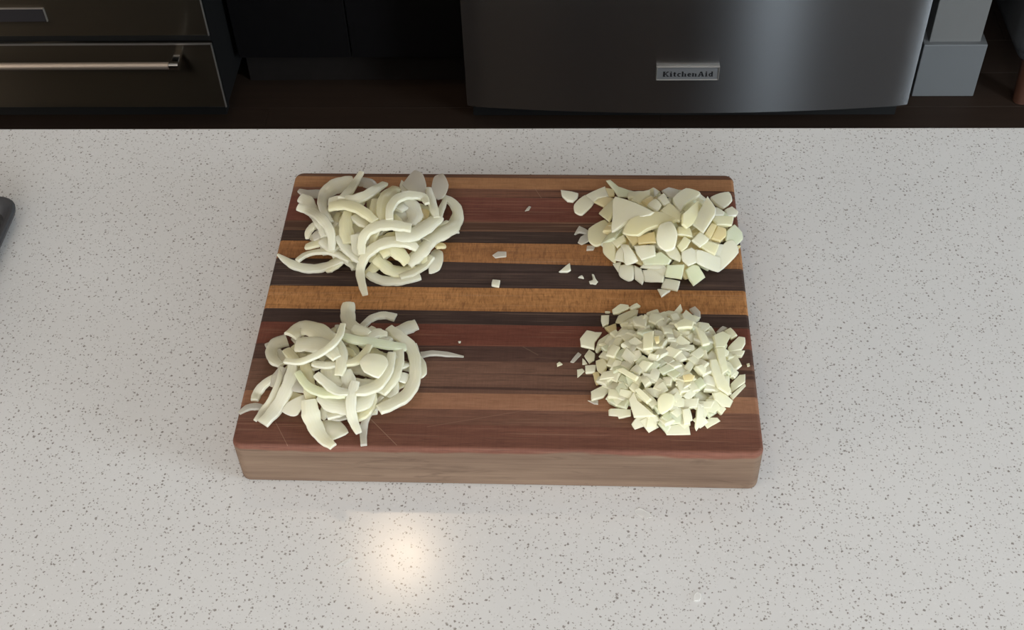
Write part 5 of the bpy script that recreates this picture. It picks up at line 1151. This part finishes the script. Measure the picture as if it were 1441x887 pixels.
        ([(112.5, 44.0, 16.0), (116.8, 50.6, 19.7), (119.8, 41.8, 17.1), (135.1, 26.9, 15.2), (116.7, 28.2, 10.8)], 4, 0.5, 'w', 'big angled die at the front left slope of the front right pile'),
        ([(134.8, 99.7, 33.9), (139.4, 100.5, 34.2), (139.2, 93.3, 34.5), (136.2, 92.2, 34.4)], 3, 0.2, 'y', 'amber die sunk in the top of the front right pile'),
        ([(125.8, 105.2, 32.0), (135.1, 108.3, 33.1), (133.2, 86.0, 34.0), (125.0, 85.6, 32.9)], 4, 0.3, 'w', 'upright block left of the amber die, front right pile'),
        ([(157.9, 59.8, 29.7), (163.7, 62.1, 29.3), (168.7, 61.0, 28.4), (166.3, 56.0, 27.8), (159.1, 54.3, 28.5)], 3.2, 0.3, 'y', 'amber flake on the right slope of the front right pile'),
    ],
    ('stray onion scraps', 'onion_scrap', 'onion scrap'): [
        ([(50.0, 208.8, 3.0), (60.4, 221.0, 3.0), (61.6, 210.9, 3.0), (58.5, 208.6, 3.0)], 3, 0.2, 'w', 'white triangular scrap left of the back right pile'),
        ([(68.4, 202.6, 1.8), (72.2, 205.5, 1.8), (74.0, 201.2, 1.8)], 1.8, 0.1, 'w', 'tiny white crumb right of the triangular scrap'),
        ([(78.7, 196.9, 2.0), (82.0, 197.8, 2.0), (82.8, 202.2, 2.0), (81.4, 207.2, 2.0), (83.3, 206.8, 2.0), (85.0, 201.1, 2.0), (87.4, 196.6, 2.0), (85.5, 193.2, 2.0), (82.0, 193.9, 2.0), (79.7, 193.8, 2.0)], 2, 0.1, 'w', 'torn hooked scrap with a thin stalk, near the back right pile'),
        ([(-14.4, 231.1, 2.0), (-9.2, 236.1, 2.0), (-1.0, 236.2, 2.0), (-0.6, 229.3, 2.0), (-11.5, 227.3, 2.0)], 2, 0.2, 't', 'flat grey scrap on the orange-brown strip at board centre'),
        ([(-12.2, 197.5, 3.2), (-4.8, 196.6, 3.2), (-5.4, 187.8, 3.2), (-12.8, 189.5, 3.2)], 3.2, 0.2, 'w', 'small white cube alone at the middle of the board'),
        ([(14.7, 294.7, 1.2), (18.7, 302.1, 1.2), (20.9, 301.1, 1.2), (19.0, 295.8, 1.2)], 1.2, 0.1, 't', 'tiny sliver on the red-brown strip near the far edge'),
        ([(217.8, 98.0, 1.4), (220.4, 98.9, 1.4), (220.7, 95.6, 1.4), (218.2, 94.7, 1.4)], 1.4, 0.1, 'c', 'tiny crumb at the right board edge beside the front right pile'),
        ([(-39.5, 121.0, 1.0), (-36.9, 121.0, 1.0), (-37.4, 118.4, 1.0), (-38.7, 118.4, 1.0)], 1.0, 0.1, 'w', 'speck of onion right of the front left pile'),
        ([(119.1, -22.8, -51.3), (123.4, -20.6, -51.3), (131.7, -25.4, -51.3), (134.0, -29.7, -51.3), (127.9, -31.3, -51.3), (120.2, -27.1, -51.3)], 0.5, 0.05, 'f', 'thin clear onion film on the countertop in front of the board'),
        ([(164.7, -104.5, -50.4), (167.1, -101.2, -50.4), (171.0, -103.0, -50.4), (168.9, -109.6, -50.4), (164.4, -109.7, -50.4)], 1.4, 0.2, 'f', 'small translucent onion crumb on the countertop at the lower right'),
        ([(-129.8, -84.7, -51.4), (-125.6, -80.5, -51.4), (-117.4, -74.8, -51.4), (-116.5, -76.9, -51.4), (-122.9, -82.5, -51.4)], 0.4, 0.02, 'f', 'faint clear sliver on the countertop left of the lamp reflection'),
    ],
}
FILL_STRIPS = {
    'A': ('onion strips of the back left pile, buried', 'onion strip mostly buried under the other strips of the back left pile', 52),
    'B': ('onion strips of the front left pile, buried', 'onion strip mostly buried under the other strips of the front left pile', 42),
}
FILL_CHUNKS = {
    'C': ('large onion pieces of the back right pile, buried', 'large onion piece mostly buried in the back right pile', 64, 'onion_chunk', 'onion piece', (14, 20), (13, 18), (6, 9)),
    'D': ('small onion dice of the front right pile, inner heap', 'small onion die inside the crowded heap of the front right pile', 190, 'onion_die', 'onion piece', (9, 15), (6.5, 10), (4.5, 6.5)),
    'D under': ('small onion dice of the front right pile, inner heap', 'small onion die inside the crowded heap of the front right pile', 50, 'onion_die', 'onion piece', (12, 17), (10, 14), (6, 8)),
}

for g, rows in STRIP_DATA.items():
    for (pts, ws, t, roll, cup, mat, lab) in rows:
        strip(pts, ws, t, roll, cup, mat, lab, g)
for (g, name, cat), rows in CHUNK_DATA.items():
    for i, (poly, t, dome, mat, lab) in enumerate(rows):
        chunk(poly, t, dome, mat, lab, g, name, random.Random(i + 1), cat, -BT * 1000 if 'countertop' in lab else 0.0)


# hidden and look-alike pieces that fill the heaps
def dome_z(d, x, y):
    q = ((x - d['c'][0]) / d['a']) ** 2 + ((y - d['c'][1]) / d['b']) ** 2
    return d['h'] * (1 - q) ** .75 if q < 1 else 0.0


for key, (g, lab, count) in FILL_STRIPS.items():
    d = DOMES[key]
    r = random.Random(len(key) + ord(key[0]))
    for k in range(count):
        rr, an = .88 * math.sqrt((k + .5) / count), r.uniform(0, 2 * math.pi)
        cx, cy = d['c'][0] + d['a'] * rr * math.cos(an) * .85, d['c'][1] + d['b'] * rr * math.sin(an) * .85
        ln, ph, bend = r.uniform(26, 48), r.uniform(0, math.pi), r.uniform(-1.5, 1.5)
        pts = []
        for j in range(5):
            u = (j / 4 - .5)
            x = cx + ln * u * math.cos(ph + bend * u)
            y = cy + ln * u * math.sin(ph + bend * u)
            z = max(1.8, dome_z(d, x, y) * r.uniform(.35, .8) if j == 0 else dome_z(d, x, y) * lev)
            if j == 0:
                lev = r.uniform(.50, .98)
                z = max(1.8, dome_z(d, x, y) * lev)
            q = ((x - d['c'][0]) / d['a']) ** 2 + ((y - d['c'][1]) / d['b']) ** 2
            pts.append((x, y, z))
        w = r.uniform(7, 13)
        strip(pts, [w * .6, w, w * 1.05, w, w * .6], r.uniform(2.6, 3.8), r.uniform(-35, 35), .3, r.choice('wwcc'), lab, g)

for key, (g, lab, count, name, cat, sx, sy, st) in FILL_CHUNKS.items():
    d = dict(DOMES[key[0]])
    if len(key) > 1: d['fill'], d['sink'] = .82, 8.0
    r = random.Random(91 + ord(key[0]) + 7 * len(key))
    for k in range(count):
        rr, an = d['fill'] * math.sqrt((k + .5) / count), k * 2.399963 + r.uniform(-.25, .25)
        cx, cy = d['c'][0] + d['a'] * rr * math.cos(an), d['c'][1] + d['b'] * rr * math.sin(an)
        e = 1.0
        gx = (dome_z(d, cx + e, cy) - dome_z(d, cx - e, cy)) / 2
        gy = (dome_z(d, cx, cy + e) - dome_z(d, cx, cy - e)) / 2
        nrm = Vector((-gx * .7 + r.gauss(0, .24), -gy * .7 + r.gauss(0, .24), 1)).normalized()
        ax = Vector((math.cos(r.uniform(0, 6.3)), math.sin(r.uniform(0, 6.3)), 0))
        ax = (ax - nrm * ax.dot(nrm)).normalized()
        ay = nrm.cross(ax)
        w, h, t = r.uniform(*sx), r.uniform(*sy), r.uniform(*st)
        z = max(t, dome_z(d, cx, cy) + r.uniform(-1.2, 1.0) - d['sink'])
        cc = Vector((cx, cy, z))
        sk = r.uniform(-.25, .25)
        poly = [cc + ax * (w * (u + sk * v) * r.uniform(.9, 1.1)) + ay * (h * v * r.uniform(.85, 1.1)) for u, v in ((-.5, -.5), (.5, -.5), (.5, .5), (-.5, .5))]
        lo = min(p.z for p in poly)
        if lo < t * .6:
            poly = [p + Vector((0, 0, t * .6 - lo)) for p in poly]
        chunk(poly, t, r.uniform(0, .8), r.choice(d['mats']), lab, g, name, r, cat)

bpy.context.view_layer.update()
